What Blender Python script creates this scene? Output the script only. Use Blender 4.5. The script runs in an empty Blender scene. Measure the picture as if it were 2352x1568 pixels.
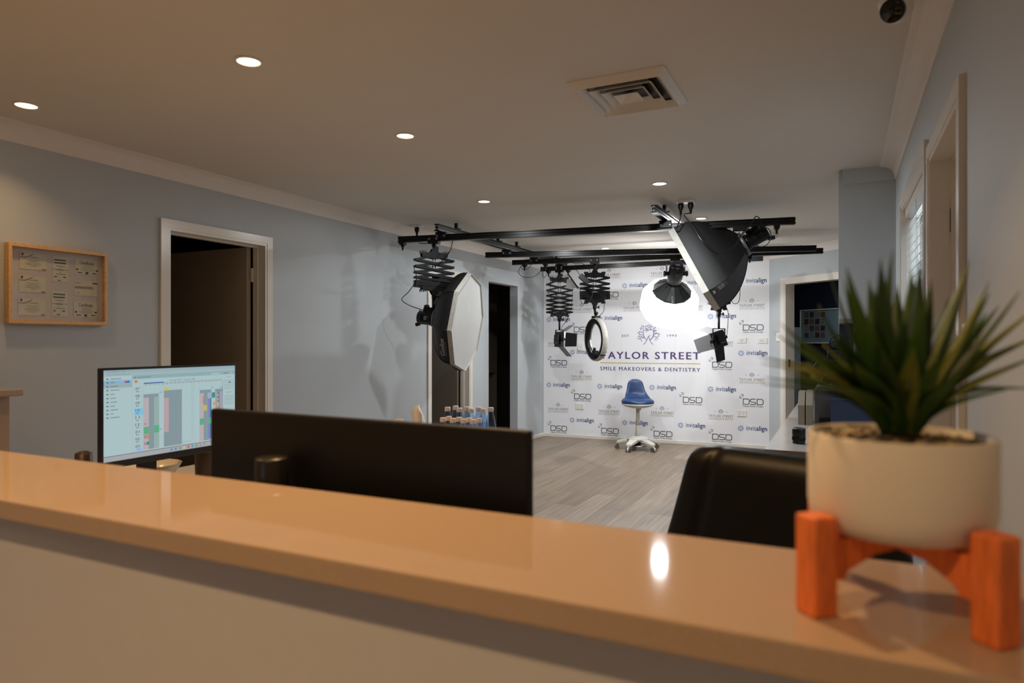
import bpy, bmesh, math, random
from mathutils import Vector, Matrix
random.seed(7)
S = bpy.context.scene
C = S.collection
V = Vector
PI = math.pi

# ---------------------------------------------------------------- camera, world, exposure
FPX = 1568.0                      # 24 mm on a 36 mm sensor, 2352 px wide
VPX = 758.0                       # how far right of centre the room's depth lines meet
YAW = math.atan(VPX / FPX)
CAM = V((0, 0, 1.31))
cR = V((math.cos(YAW), math.sin(YAW), 0)); cF = V((-math.sin(YAW), math.cos(YAW), 0)); cU = V((0, 0, 1))
cd = bpy.data.cameras.new('camera'); co = bpy.data.objects.new('camera', cd); C.objects.link(co)
co.location = CAM; co.rotation_euler = (PI / 2, 0, YAW)
cd.lens = 24; cd.sensor_width = 36; cd.clip_start = .02
cd.dof.use_dof = True; cd.dof.focus_distance = 7.5; cd.dof.aperture_fstop = 4.2
S.camera = co
W = bpy.data.worlds.new('world'); S.world = W; W.use_nodes = True
W.node_tree.nodes['Background'].inputs[0].default_value = (.80, .90, 1, 1)
W.node_tree.nodes['Background'].inputs[1].default_value = 4.0
S.view_settings.view_transform = 'Standard'; S.view_settings.look = 'None'
S.view_settings.gamma = 1; S.view_settings.exposure = 0.0
S.cycles.max_bounces = 8; S.cycles.diffuse_bounces = 6; S.cycles.glossy_bounces = 3
S.cycles.transmission_bounces = 6; S.cycles.transparent_max_bounces = 40
S.cycles.sample_clamp_indirect = 3.0
S.cycles.caustics_reflective = False; S.cycles.caustics_refractive = False

WARM = (1, .61, .28); COOL = (.95, .98, 1)
WARM_W = 2.6; COOL_W = 14.5; LANTERN = 11.0

def ray(px, py): return cF + cR * ((px - 1176) / FPX) + cU * ((784 - py) / FPX)
def Pz(px, py, z): return CAM + ray(px, py) * z
def PH(px, py, h): d = ray(px, py); return CAM + d * ((h - CAM.z) / d.z)
def PX(px, py, x): d = ray(px, py); return CAM + d * (x / d.x)
def PY(px, py, y): d = ray(px, py); return CAM + d * (y / d.y)

# ---------------------------------------------------------------- materials
def lin(h):
    if isinstance(h, str):
        h = h.lstrip('#'); c = [int(h[i:i + 2], 16) / 255 for i in (0, 2, 4)]
        return tuple(x / 12.92 if x <= .04045 else ((x + .055) / 1.055) ** 2.4 for x in c)
    return h
MATS = {}
def mat(name, col, rough=.5, metal=0, noise=.06, scale=40, bump=0, emit=0, emit_col=None, trans=0, coat=0, spec=.5, stretch=None, alpha=1):
    if name in MATS: return MATS[name]
    m = bpy.data.materials.new(name); m.use_nodes = True; nt = m.node_tree; b = nt.nodes['Principled BSDF']
    col = lin(col)
    b.inputs['Roughness'].default_value = rough; b.inputs['Metallic'].default_value = metal
    b.inputs['Specular IOR Level'].default_value = spec
    if trans: b.inputs['Transmission Weight'].default_value = trans
    if coat: b.inputs['Coat Weight'].default_value = coat; b.inputs['Coat Roughness'].default_value = .08
    if alpha < 1: b.inputs['Alpha'].default_value = alpha
    if emit:
        b.inputs['Emission Color'].default_value = (*lin(emit_col or col), 1); b.inputs['Emission Strength'].default_value = emit
    if noise or bump:
        tc = nt.nodes.new('ShaderNodeTexCoord'); n = nt.nodes.new('ShaderNodeTexNoise')
        n.inputs['Scale'].default_value = scale; n.inputs['Detail'].default_value = 4
        src = tc.outputs['Object']
        if stretch:
            mp = nt.nodes.new('ShaderNodeMapping'); mp.inputs['Scale'].default_value = stretch
            nt.links.new(src, mp.inputs[0]); src = mp.outputs[0]
        nt.links.new(src, n.inputs['Vector'])
        if noise:
            r = nt.nodes.new('ShaderNodeValToRGB')
            r.color_ramp.elements[0].position = .3; r.color_ramp.elements[1].position = .7
            r.color_ramp.elements[0].color = (*[max(0, c * (1 - noise)) for c in col], 1)
            r.color_ramp.elements[1].color = (*[min(1, c * (1 + noise)) for c in col], 1)
            nt.links.new(n.outputs['Fac'], r.inputs[0]); nt.links.new(r.outputs[0], b.inputs['Base Color'])
        else: b.inputs['Base Color'].default_value = (*col, 1)
        if bump:
            bn = nt.nodes.new('ShaderNodeBump'); bn.inputs['Strength'].default_value = bump; bn.inputs['Distance'].default_value = .002
            nt.links.new(n.outputs['Fac'], bn.inputs['Height']); nt.links.new(bn.outputs[0], b.inputs['Normal'])
    else: b.inputs['Base Color'].default_value = (*col, 1)
    MATS[name] = m; return m

def emitter(name, col, strength):
    if name in MATS: return MATS[name]
    m = bpy.data.materials.new(name); m.use_nodes = True; nt = m.node_tree
    nt.nodes.remove(nt.nodes['Principled BSDF'])
    e = nt.nodes.new('ShaderNodeEmission'); e.inputs[0].default_value = (*lin(col), 1); e.inputs[1].default_value = strength
    nt.links.new(e.outputs[0], nt.nodes['Material Output'].inputs[0]); MATS[name] = m; return m

def clear(name, col, gloss=.12, rough=.03):
    """thin clear sheet: lets light straight through, tinted, with a mirror sheen at grazing angles"""
    if name in MATS: return MATS[name]
    m = bpy.data.materials.new(name); m.use_nodes = True; nt = m.node_tree; nt.nodes.remove(nt.nodes['Principled BSDF'])
    a = nt.nodes.new('ShaderNodeBsdfTransparent'); a.inputs[0].default_value = (*lin(col), 1); g = nt.nodes.new('ShaderNodeBsdfGlossy'); g.inputs['Roughness'].default_value = rough
    f = nt.nodes.new('ShaderNodeLayerWeight'); f.inputs[0].default_value = .5; x = nt.nodes.new('ShaderNodeMixShader')
    pw = nt.nodes.new('ShaderNodeMath'); pw.operation = 'POWER'; pw.inputs[1].default_value = 4; ml_ = nt.nodes.new('ShaderNodeMath'); ml_.operation = 'MULTIPLY_ADD'; ml_.inputs[1].default_value = gloss*2; ml_.inputs[2].default_value = .035
    nt.links.new(f.outputs['Facing'], pw.inputs[0]); nt.links.new(pw.outputs[0], ml_.inputs[0])
    nt.links.new(ml_.outputs[0], x.inputs[0]); nt.links.new(a.outputs[0], x.inputs[1]); nt.links.new(g.outputs[0], x.inputs[2])
    nt.links.new(x.outputs[0], nt.nodes['Material Output'].inputs[0]); MATS[name] = m; return m

def floor_material():
    m = bpy.data.materials.new('laminate_floor'); m.use_nodes = True; nt = m.node_tree; b = nt.nodes['Principled BSDF']; L = nt.links
    tc = nt.nodes.new('ShaderNodeTexCoord'); mp = nt.nodes.new('ShaderNodeMapping'); mp.inputs['Rotation'].default_value = (0, 0, PI / 2)
    L.new(tc.outputs['Object'], mp.inputs[0])
    bk = nt.nodes.new('ShaderNodeTexBrick'); bk.inputs['Scale'].default_value = 1; bk.inputs['Brick Width'].default_value = 1.28
    bk.inputs['Row Height'].default_value = .19; bk.inputs['Mortar Size'].default_value = .0014; bk.offset = .37; bk.offset_frequency = 2
    bk.inputs['Color1'].default_value = (*lin('#857461'), 1); bk.inputs['Color2'].default_value = (*lin('#9c8a77'), 1); bk.inputs['Mortar'].default_value = (*lin('#6e6259'), 1)
    L.new(mp.outputs[0], bk.inputs['Vector'])
    g = nt.nodes.new('ShaderNodeMapping'); g.inputs['Scale'].default_value = (1.1, 26, 1); L.new(mp.outputs[0], g.inputs[0])
    n = nt.nodes.new('ShaderNodeTexNoise'); n.inputs['Scale'].default_value = 1.6; n.inputs['Detail'].default_value = 7; n.inputs['Distortion'].default_value = .4
    L.new(g.outputs[0], n.inputs['Vector'])
    r = nt.nodes.new('ShaderNodeValToRGB'); r.color_ramp.elements[0].position = .3; r.color_ramp.elements[1].position = .68
    r.color_ramp.elements[0].color = (.58, .56, .55, 1); r.color_ramp.elements[1].color = (1.05, 1.04, 1.03, 1)
    L.new(n.outputs['Fac'], r.inputs[0])
    mx = nt.nodes.new('ShaderNodeMixRGB'); mx.blend_type = 'MULTIPLY'; mx.inputs[0].default_value = .85
    L.new(bk.outputs['Color'], mx.inputs[1]); L.new(r.outputs[0], mx.inputs[2]); L.new(mx.outputs[0], b.inputs['Base Color'])
    b.inputs['Roughness'].default_value = .42; MATS['floor'] = m; return m

M_ceil = mat('ceiling_paint', '#d9d4cc', .8, noise=.01, scale=3, bump=.02)
M_wall = mat('wall_paint', '#bcc2c6', .62, noise=.015, scale=5, bump=.03, spec=.35)
M_trim = mat('gloss_trim_paint', '#e4ded4', .22, noise=.01, scale=60, bump=.12)
M_cove = mat('cornice_paint', '#e8e2dc', .6, noise=.01)
M_counter = mat('speckled_stone', '#b09a86', .05, noise=.06, scale=420, bump=0)
M_stonedge = M_counter
M_panel = mat('counter_panel_paint', '#c6c8cc', .45, noise=.01)
M_desk = mat('desk_laminate', '#b5aca6', .16, noise=.03, scale=30)
M_deskedge = mat('desk_edge_brown', '#8a6848', .4, noise=.1, scale=30)
M_black = mat('black_plastic', '#080809', .4, noise=.1, spec=.35)
M_matte = mat('black_metal', '#050506', .45, noise=.1, spec=.3)
M_rail = mat('black_anodised_rail', '#060606', .34, noise=.08, scale=20, spec=.35)
M_fabric = mat('black_softbox_cloth', '#070709', .62, noise=.2, scale=35, bump=.35)
M_navyf = mat('navy_softbox_cloth', '#262a35', .6, noise=.12, scale=35, bump=.3)
M_white = mat('white_diffuser_cloth', '#c6c7c5', .75, noise=.03, scale=16, bump=.4)
M_band = mat('grey_white_rim_cloth', '#b7b5ad', .6, noise=.12, scale=25, bump=.3)
M_chrome = mat('bright_metal', '#c8c8cc', .2, metal=1, noise=.03)
M_grey = mat('grey_metal', '#77777b', .4, metal=.6, noise=.05)
M_silver = mat('matt_silver_flap', '#8b8b8f', .5, metal=.3, noise=.04)
M_ivory = mat('ivory_plastic', '#f0eee8', .35, noise=.01)
M_cream = mat('cream_plastic', '#7f7866', .5, noise=.02)
M_navy = mat('navy_wall_paint', '#071527', .6, noise=.03)
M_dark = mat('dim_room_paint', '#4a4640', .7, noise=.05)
M_text = mat('printed_white_ink', '#cfcfcf', .6, noise=.01)
M_wood = mat('light_pine_wood', '#d9ab70', .42, noise=.16, scale=14, stretch=(1, 9, 9))
M_orange = mat('orange_stained_pine', '#e8793a', .5, noise=.22, scale=30, stretch=(9, 9, 1), bump=.15)
M_leather = mat('black_leather', '#060505', .45, noise=.15, scale=60, bump=.12, spec=.3)
M_navyl = mat('navy_vinyl', '#1a3866', .42, noise=.08, scale=40, bump=.05)
M_stool = mat('light_grey_plastic', '#cfcdc4', .4, noise=.02)
M_caster = mat('olive_grey_rubber', '#55544c', .55, noise=.1)
M_glass = clear('clear_glass', '#f4f6f6', .25)

# ---------------------------------------------------------------- mesh helpers
BASE = {}     # world position of every thing that parents parts
class MB:
    """collects shapes in world coordinates; several materials by index"""
    def __init__(s): s.v = []; s.f = []; s.m = []; s.sm = []
    def add(s, verts, faces, mi=0, smooth=False):
        o = len(s.v); s.v += [V(p) for p in verts]
        for f in faces: s.f.append([i + o for i in f]); s.m.append(mi); s.sm.append(smooth)
        return s
    def box(s, a, b, mi=0):
        x0, y0, z0 = [min(p, q) for p, q in zip(a, b)]; x1, y1, z1 = [max(p, q) for p, q in zip(a, b)]
        return s.add([(x0,y0,z0),(x1,y0,z0),(x1,y1,z0),(x0,y1,z0),(x0,y0,z1),(x1,y0,z1),(x1,y1,z1),(x0,y1,z1)],
                     [(0,3,2,1),(4,5,6,7),(0,1,5,4),(1,2,6,5),(2,3,7,6),(3,0,4,7)], mi)
    def obox(s, c, ax, ay, az, sx, sy, sz, mi=0):
        c, ax, ay, az = V(c), V(ax).normalized(), V(ay).normalized(), V(az).normalized()
        p = [c + ax*(sx/2*i) + ay*(sy/2*j) + az*(sz/2*k) for k in (-1,1) for j in (-1,1) for i in (-1,1)]
        return s.add(p, [(0,2,3,1),(4,5,7,6),(0,1,5,4),(1,3,7,5),(3,2,6,7),(2,0,4,6)], mi)
    def bar(s, a, b, w, t, side=None, mi=0):
        a, b = V(a), V(b); d = (b - a); L = d.length; d.normalize()
        u = V(side) if side is not None else (V((0,0,1)) if abs(d.z) < .9 else V((1,0,0)))
        n = d.cross(u).normalized(); u = n.cross(d).normalized()
        return s.obox((a + b)/2, d, u, n, L, w, t, mi)
    def cyl(s, a, b, r0, r1=None, n=16, mi=0, caps=True, smooth=True):
        r1 = r0 if r1 is None else r1; a, b = V(a), V(b); d = (b - a).normalized()
        u = d.cross(V((0,0,1)) if abs(d.z) < .9 else V((1,0,0))).normalized(); w = d.cross(u)
        p = []
        for c, r in ((a, r0), (b, r1)):
            for i in range(n):
                t = 2*PI*i/n; p.append(c + (u*math.cos(t) + w*math.sin(t))*r)
        s.add(p, [(i, (i+1) % n, n + (i+1) % n, n + i) for i in range(n)], mi, smooth)
        if caps: s.add(p, [tuple(reversed(range(n))), tuple(range(n, 2*n))], mi)
        return s
    def lathe(s, o, prof, ax=(0,0,1), n=28, mi=0, smooth=True, close=True):
        """prof: list of (radius, height)"""
        o, d = V(o), V(ax).normalized(); u = d.cross(V((0,0,1)) if abs(d.z) < .9 else V((1,0,0))).normalized(); w = d.cross(u)
        p = []
        for r, h in prof:
            for i in range(n):
                t = 2*PI*i/n; p.append(o + d*h + (u*math.cos(t) + w*math.sin(t))*r)
        k = len(prof)
        s.add(p, [(j*n+i, j*n+(i+1) % n, (j+1)*n+(i+1) % n, (j+1)*n+i) for j in range(k-1) for i in range(n)], mi, smooth)
        if close:
            if prof[0][0] > 1e-4: s.add(p[:n], [tuple(reversed(range(n)))], mi)
            if prof[-1][0] > 1e-4: s.add(p[-n:], [tuple(range(n))], mi)
        return s
    def tube(s, pts, r, n=8, mi=0, res=5):
        pts = [V(p) for p in pts]
        if res > 1 and len(pts) > 2:
            q = []; e = [pts[0]*2 - pts[1]] + pts + [pts[-1]*2 - pts[-2]]
            for i in range(1, len(e) - 2):
                a, b, c, d = e[i-1], e[i], e[i+1], e[i+2]
                for k in range(res):
                    t = k/res; q.append(.5*((2*b) + (c-a)*t + (2*a-5*b+4*c-d)*t*t + (3*b-a-3*c+d)*t**3))
            pts = q + [pts[-1]]
        rings = []; u = None
        for i, p in enumerate(pts):
            d = (pts[min(i+1, len(pts)-1)] - pts[max(i-1, 0)]).normalized()
            if u is None: u = d.cross(V((0,0,1)) if abs(d.z) < .9 else V((1,0,0))).normalized()
            u = (u - d*u.dot(d)).normalized(); w = d.cross(u)
            rings += [p + (u*math.cos(2*PI*j/n) + w*math.sin(2*PI*j/n))*r for j in range(n)]
        k = len(pts)
        s.add(rings, [(j*n+i, j*n+(i+1) % n, (j+1)*n+(i+1) % n, (j+1)*n+i) for j in range(k-1) for i in range(n)]
              + [tuple(reversed(range(n))), tuple(range((k-1)*n, k*n))], mi, True)
        return s
    def prism(s, poly, d, mi=0):
        """poly: planar 3D points, extruded by vector d"""
        poly = [V(p) for p in poly]; d = V(d); n = len(poly)
        return s.add(poly + [p + d for p in poly], [tuple(reversed(range(n))), tuple(range(n, 2*n))] +
                     [(i, (i+1) % n, n + (i+1) % n, n + i) for i in range(n)], mi)
    def sphere(s, c, r, n=12, mi=0, sz=1):
        return s.lathe(c, [(max(1e-5, r*math.sin(PI*j/n)), -r*sz*math.cos(PI*j/n)) for j in range(n+1)], n=2*n, mi=mi, close=False)
    def build(s, name, mats, parent=None, bevel=0, solid=0, sub=0):
        me = bpy.data.meshes.new(name)
        base = BASE.get(parent.name, V((0,0,0))) if parent is not None else V((0,0,0))
        me.from_pydata([tuple(p - base) for p in s.v], [], s.f)
        if not isinstance(mats, (list, tuple)): mats = [mats]
        for m in mats: me.materials.append(m)
        for p, mi, sm in zip(me.polygons, s.m, s.sm): p.material_index = mi; p.use_smooth = sm
        bm = bmesh.new(); bm.from_mesh(me); bmesh.ops.remove_doubles(bm, verts=bm.verts, dist=1e-5)
        bmesh.ops.recalc_face_normals(bm, faces=bm.faces); bm.to_mesh(me); bm.free()
        o = bpy.data.objects.new(name, me); C.objects.link(o)
        if parent is not None:
            o.parent = parent; BASE[o.name] = base
        if solid: d = o.modifiers.new('solid', 'SOLIDIFY'); d.thickness = solid; d.offset = 0
        if bevel: d = o.modifiers.new('bevel', 'BEVEL'); d.width = bevel; d.segments = 2; d.limit_method = 'ANGLE'
        if sub:
            d = o.modifiers.new('sub', 'SUBSURF'); d.levels = sub; d.render_levels = sub
            for p in me.polygons: p.use_smooth = True
        return o

def tag(o, label=None, cat=None, group=None, kind=None):
    if label: o['label'] = label
    if cat: o['category'] = cat
    if group: o['group'] = group
    if kind: o['kind'] = kind
    return o
def thing(name, label, cat, loc=(0,0,0), group=None):
    o = bpy.data.objects.new(name, None); C.objects.link(o); o.empty_display_size = .05
    o.location = loc; BASE[o.name] = V(loc); return tag(o, label, cat, group)
def struct(o): o['kind'] = 'structure'; return o
def dup(root, offset, label, group=None):
    """copy a thing, its parts and their sub-parts"""
    r = root.copy(); C.objects.link(r); r.location = root.location + V(offset); r['label'] = label
    if group: r['group'] = group
    for ch in root.children:
        c = ch.copy(); C.objects.link(c); c.parent = r
        for g in ch.children: d = g.copy(); C.objects.link(d); d.parent = c
    return r

# 2D drawing for print: lists of (verts2d, faces, material index)
_tc = {}
def text2d(txt, spacing=1.0, bold=0.0):
    k = (txt, spacing, bold)
    if k not in _tc:
        cu = bpy.data.curves.new('t', 'FONT'); cu.body = txt; cu.space_character = spacing; cu.resolution_u = 3
        ob = bpy.data.objects.new('t', cu); me = bpy.data.meshes.new_from_object(ob)
        vs = [(p.co.x, p.co.y) for p in me.vertices]; fs = [tuple(p.vertices) for p in me.polygons]
        bpy.data.objects.remove(ob); bpy.data.curves.remove(cu); bpy.data.meshes.remove(me)
        if bold:
            v0, f0, m_ = vs, fs, len(vs); vs, fs = [], []
            for e, (dx, dy) in enumerate(((-bold, 0), (bold, 0), (0, -bold*.5), (0, bold*.5))): vs += [(x + dx, y + dy) for x, y in v0]; fs += [tuple(i + e*m_ for i in f) for f in f0]
        _tc[k] = (vs, fs)
    return _tc[k]
def fit(vf, x0, y0, x1, y1):
    vs, fs = vf; a = min(p[0] for p in vs); b = max(p[0] for p in vs); c = min(p[1] for p in vs); d = max(p[1] for p in vs)
    return [(x0 + (p[0]-a)/(b-a)*(x1-x0), y0 + (p[1]-c)/(d-c)*(y1-y0)) for p in vs], fs
def stroke(pts, w, closed=False):
    """ribbon of width w along a 2D polyline"""
    n = len(pts); vs = []; fs = []
    for i in range(n):
        a = pts[(i-1) % n] if (closed or i > 0) else pts[i]; b = pts[(i+1) % n] if (closed or i < n-1) else pts[i]
        p = pts[i]; d1 = V((p[0]-a[0], p[1]-a[1])); d2 = V((b[0]-p[0], b[1]-p[1]))
        d1 = d1.normalized() if d1.length > 1e-9 else d2.normalized(); d2 = d2.normalized() if d2.length > 1e-9 else d1
        m = (d1 + d2); m = m.normalized() if m.length > 1e-6 else d1
        k = 1/max(.5, m.dot(d1)); nx, ny = -m.y*w/2*k, m.x*w/2*k
        vs += [(p[0]+nx, p[1]+ny), (p[0]-nx, p[1]-ny)]
    for i in range(n if closed else n-1):
        j = (i+1) % n; fs.append((2*i, 2*i+1, 2*j+1, 2*j))
    return vs, fs
def leaf2d(x, y, l, w, a):
    c, s = math.cos(a), math.sin(a); n = 5
    pr = [(i/n, math.sin(PI*(i/n)**.85)) for i in range(n+1)]
    up = [(t*l, q*w/2) for t, q in pr]; dn = [(t*l, -q*w/2) for t, q in pr[1:-1]][::-1]
    return [(x + p*c - q*s, y + p*s + q*c) for p, q in up + dn], [tuple(range(len(up) + len(dn)))]
def smooth2d(pts, res=5):
    e = [pts[0]] + list(pts) + [pts[-1]]; out = []
    for i in range(1, len(e)-2):
        a, b, c, d = [V(e[j]) for j in (i-1, i, i+1, i+2)]
        for k in range(res):
            t = k/res; p = .5*((2*b) + (c-a)*t + (2*a-5*b+4*c-d)*t*t + (3*b-a-3*c+d)*t**3); out.append((p[0], p[1]))
    return out + [tuple(pts[-1])]
def rect2d(x0, y0, x1, y1): return [(x0,y0),(x1,y0),(x1,y1),(x0,y1)], [(0,1,2,3)]

# ---------------------------------------------------------------- the room
XL, XR, HC = -3.75, .30, 2.40
M0 = V((-3.75, 8.745, 0)); MPHI = math.atan2(.121, 2.912); MU_ = V((math.cos(MPHI), math.sin(MPHI), 0)); MN = V((MU_.y, -MU_.x, 0))
M1 = M0 + MU_*2.957                      # right end of the printed wall
AU = V((.757, -.653, 0)).normalized(); A1 = M1 + AU*2.38; AN = V((AU.y, -AU.x, 0))   # the angled wall with the doorway
BACKY = -2.8
floor_material()
struct(MB().box((-6.2, BACKY, -.1), (XR + .13, 13.0, 0)).box((XR + .13, 4.83, -.1), (3.2, 13.0, 0)).build('floor', MATS['floor']))
struct(MB().box((-6.2, BACKY, HC), (XR + .13, 13.0, HC + .1)).box((XR + .13, 4.83, HC), (3.2, 13.0, HC + .1)).build('ceiling', M_ceil))

def wall_x(name, xa, xb, y0, y1, holes, m=M_wall):
    """wall between planes x=xa and x=xb with rectangular holes (ya, yb, za, zb)"""
    b = MB(); y = y0
    for ya, yb, za, zb in holes:
        b.box((xa, y, 0), (xb, ya, HC))
        if za > 0: b.box((xa, ya, 0), (xb, yb, za))
        if zb < HC: b.box((xa, ya, zb), (xb, yb, HC))
        y = yb
    b.box((xa, y, 0), (xb, y1, HC)); return struct(b.build(name, m))
D1 = (2.865, 3.67, 0, 2.015); D2 = (5.85, 6.66, 0, 2.015); D3 = (7.125, 7.925, 0, 2.018)
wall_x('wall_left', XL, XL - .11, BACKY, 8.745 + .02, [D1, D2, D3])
DR = (2.24, 2.94, 0, 1.985); WN = (3.12, 4.28, .85, 2.04)
wall_x('wall_right', XR, XR + .13, BACKY, 4.95, [DR, WN])
b = MB(); wx0, wx1, wz0, wz1 = -2.2, -1.5, .9, 1.7
for xa, xb, za, zb in ((XL - .11, wx0, 0, HC), (wx1, XR + .13, 0, HC), (wx0, wx1, 0, wz0), (wx0, wx1, wz1, HC)): b.box((xa, BACKY - .1, za), (xb, BACKY, zb))
struct(b.build('wall_front', M_wall))
b = MB()
for xa, xb, za, zb in ((wx0, wx0 + .05, wz0, wz1), (wx1 - .05, wx1, wz0, wz1), (-1.86, -1.84, wz0, wz1), (wx0, wx1, wz0, wz0 + .05), (wx0, wx1, wz1 - .05, wz1)): b.box((xa, BACKY - .08, za), (xb, BACKY - .03, zb))
w2 = struct(b.build('window_2', M_trim)); MB().box((wx0 + .04, BACKY - .06, wz0 + .04), (wx1 - .04, BACKY - .056, wz1 - .04)).build('pane', M_glass, w2)
b = MB(); b.prism([M0 - MU_*.13, M1, M1 - MN*.12 - AU*.0, M0 - MU_*.13 - MN*.12], (0, 0, HC)); struct(b.build('wall_back', M_wall))
# angled wall with a doorway
da, db, dz = .245, 1.07, 2.005
b = MB()
def aw(s, off=0, z=0): return M1 + AU*s + AN*off + V((0, 0, z))
b.prism([aw(0), aw(da), aw(da, -.12), aw(0, -.12)], (0, 0, HC))
b.prism([aw(da, 0, dz), aw(db, 0, dz), aw(db, -.12, dz), aw(da, -.12, dz)], (0, 0, HC - dz))
b.prism([aw(db), aw(2.72), aw(2.72, -.12), aw(db, -.12)], (0, 0, HC)); struct(b.build('wall_angled', M_wall))
struct(MB().box((-.02, 4.83, 0), (1.12, 4.95, HC)).build('wall_stub', M_wall))
struct(MB().box((1.0, 4.95, 0), (1.12, 7.42, HC)).build('wall_alcove', M_wall))
# rooms seen through the openings
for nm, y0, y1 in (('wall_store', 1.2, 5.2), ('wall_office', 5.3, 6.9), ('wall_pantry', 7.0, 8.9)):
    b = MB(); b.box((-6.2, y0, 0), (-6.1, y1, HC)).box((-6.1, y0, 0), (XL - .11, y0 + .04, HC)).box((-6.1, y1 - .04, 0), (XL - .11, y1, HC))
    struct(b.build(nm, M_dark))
# navy room behind the angled doorway
b = MB(); n0, n1 = aw(-2.7, -1.75), aw(2.6, -1.75)
b.prism([n0, n1, n1 - AN*.1, n0 - AN*.1], (0, 0, HC)).prism([aw(2.6, -.12), aw(2.6, -1.75), aw(2.7, -1.75), aw(2.7, -.12)], (0, 0, HC))
e_ = aw(-2.65, -1.70); b.prism([e_, e_ + V((-.1, 0, 0)), V((e_.x - .1, 8.86, 0)), V((e_.x, 8.86, 0))], (0, 0, HC)); struct(b.build('wall_navy', M_navy))

# cornices (coved) and skirtings
def cornice(name, p, q, nrm):
    p, q, n = V(p), V(q), V(nrm); prof = [(0, HC), (0, HC - .09), (.006, HC - .09)]
    for k in range(7): t = PI/2*k/6; prof.append((.008 + .075*(1 - math.cos(t)), HC - .083 + .075*math.sin(t)))
    prof += [(.09, HC - .006), (.09, HC)]
    b = MB(); b.prism([p + n*a + V((0, 0, z)) for a, z in prof], q - p); return struct(b.build(name, M_cove))
cornice('trim_1', (XL, BACKY, 0), (XL, 8.73, 0), (1, 0, 0))
cornice('trim_2', (XR, 4.83, 0), (XR, BACKY, 0), (-1, 0, 0))
cornice('trim_3', M0, M1, MN)
cornice('trim_4', M1, A1, AN)
struct(MB().box((.002, 4.812, HC - .092), (XR, 4.832, HC)).build('trim_5', M_wall))
def skirt(name, p, q, n, h=.042):
    p, q, n = V(p), V(q), V(n); b = MB()
    b.prism([p, p + n*.014, p + n*.014 + V((0, 0, h - .006)), p + n*.008 + V((0, 0, h)), p + V((0, 0, h))], q - p); return struct(b.build(name, M_trim))
skirt('baseboard_left', (XL, 8.0, 0), (XL, 8.74, 0), (1, 0, 0))
skirt('baseboard_hall', (XL, 3.76, 0), (XL, 5.76, 0), (1, 0, 0))
skirt('baseboard_back', M0, M1, MN)
skirt('baseboard_angled', M1, aw(da - .06), AN)

# door frames: lining, stops and architrave
def frame_x(name, x, thick, y0, y1, z, side, w=.05):
    """side: +1 when the room is on +x"""
    b = MB(); f = x + side*.016; t = .018
    for ya, yb, za, zb in ((y0 - w, y0, 0, z + w), (y1, y1 + w, 0, z + w), (y0, y1, z, z + w)):
        b.box((x, ya, za), (f, yb, zb))
    xb = x - side*thick
    b.box((xb, y0, 0), (f - side*.004, y0 + t, z)).box((xb, y1 - t, 0), (f - side*.004, y1, z)).box((xb, y0 + t, z - t), (f - side*.004, y1 - t, z))
    m = x - side*.055; k = x - side*.09
    b.box((m, y0 + t, 0), (k, y0 + t + .012, z - t)).box((m, y1 - t - .012, 0), (k, y1 - t, z - t)).box((m, y0 + t + .012, z - t - .012), (k, y1 - t - .012, z - t))
    return struct(b.build(name, M_trim))
f1 = frame_x('trim_6', XL, .11, D1[0], D1[1], D1[3], 1); f2 = frame_x('trim_7', XL, .11, D2[0], D2[1], D2[3], 1)
f3 = frame_x('trim_8', XR, .13, DR[0], DR[1], DR[3], -1)
b = MB().box((.352, 2.917, 1.707), (.405, 2.924, 1.792))
for z, x in ((1.72, .365), (1.75, .372), (1.78, .365)): b.cyl((x, 2.917, z), (x, 2.914, z), .004, n=8)
o = b.build('hinge_plate', M_grey, f3)
# leaves of the doors that stand open into their rooms
M_leaf = mat('door_leaf_paint', '#b5a692', .5, noise=.02)
d1 = struct(MB().box((-3.865, 3.60, .01), (-4.67, 3.636, 1.99)).build('door_1', M_leaf, bevel=.002))
b = MB().box((-3.842, 3.627, 1.74), (-3.858, 3.655, 1.84)).cyl((-3.85, 3.645, 1.74), (-3.85, 3.645, 1.84), .008, n=10); b.build('hinge', M_trim, d1)
d2 = struct(MB().box((-3.865, 6.59, .01), (-4.66, 6.626, 1.99)).build('door_2', mat('grey_door_leaf_paint', '#7a7166', .5, noise=.02), bevel=.002))
MB().cyl((-4.6, 6.59, 1.0), (-4.6, 6.54, 1.0), .012, n=10).cyl((-4.6, 6.545, 1.0), (-4.5, 6.545, 1.0), .009, n=8).build('handle', M_chrome, d2)
# angled doorway frame
b = MB()
for sa, sb, za, zb in ((da - .06, da, 0, dz + .06), (db, db + .06, 0, dz + .06), (da, db, dz, dz + .06)):
    b.prism([aw(sa, 0, za), aw(sb, 0, za), aw(sb, .016, za), aw(sa, .016, za)], (0, 0, zb - za))
b.prism([aw(da, .01), aw(da + .018, .01), aw(da + .018, -.13), aw(da, -.13)], (0, 0, dz)).prism([aw(db - .018, .01), aw(db, .01), aw(db, -.13), aw(db - .018, -.13)], (0, 0, dz))
b.prism([aw(da + .018, .01, dz - .018), aw(db - .018, .01, dz - .018), aw(db - .018, -.13, dz - .018), aw(da + .018, -.13, dz - .018)], (0, 0, .018))
f4 = struct(b.build('trim_9', M_trim))
b = MB().obox(aw(da + .019, -.05, 1.05), AU, AN, cU, .003, .03, .09); b.build('strike_plate', M_matte, f4)
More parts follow.
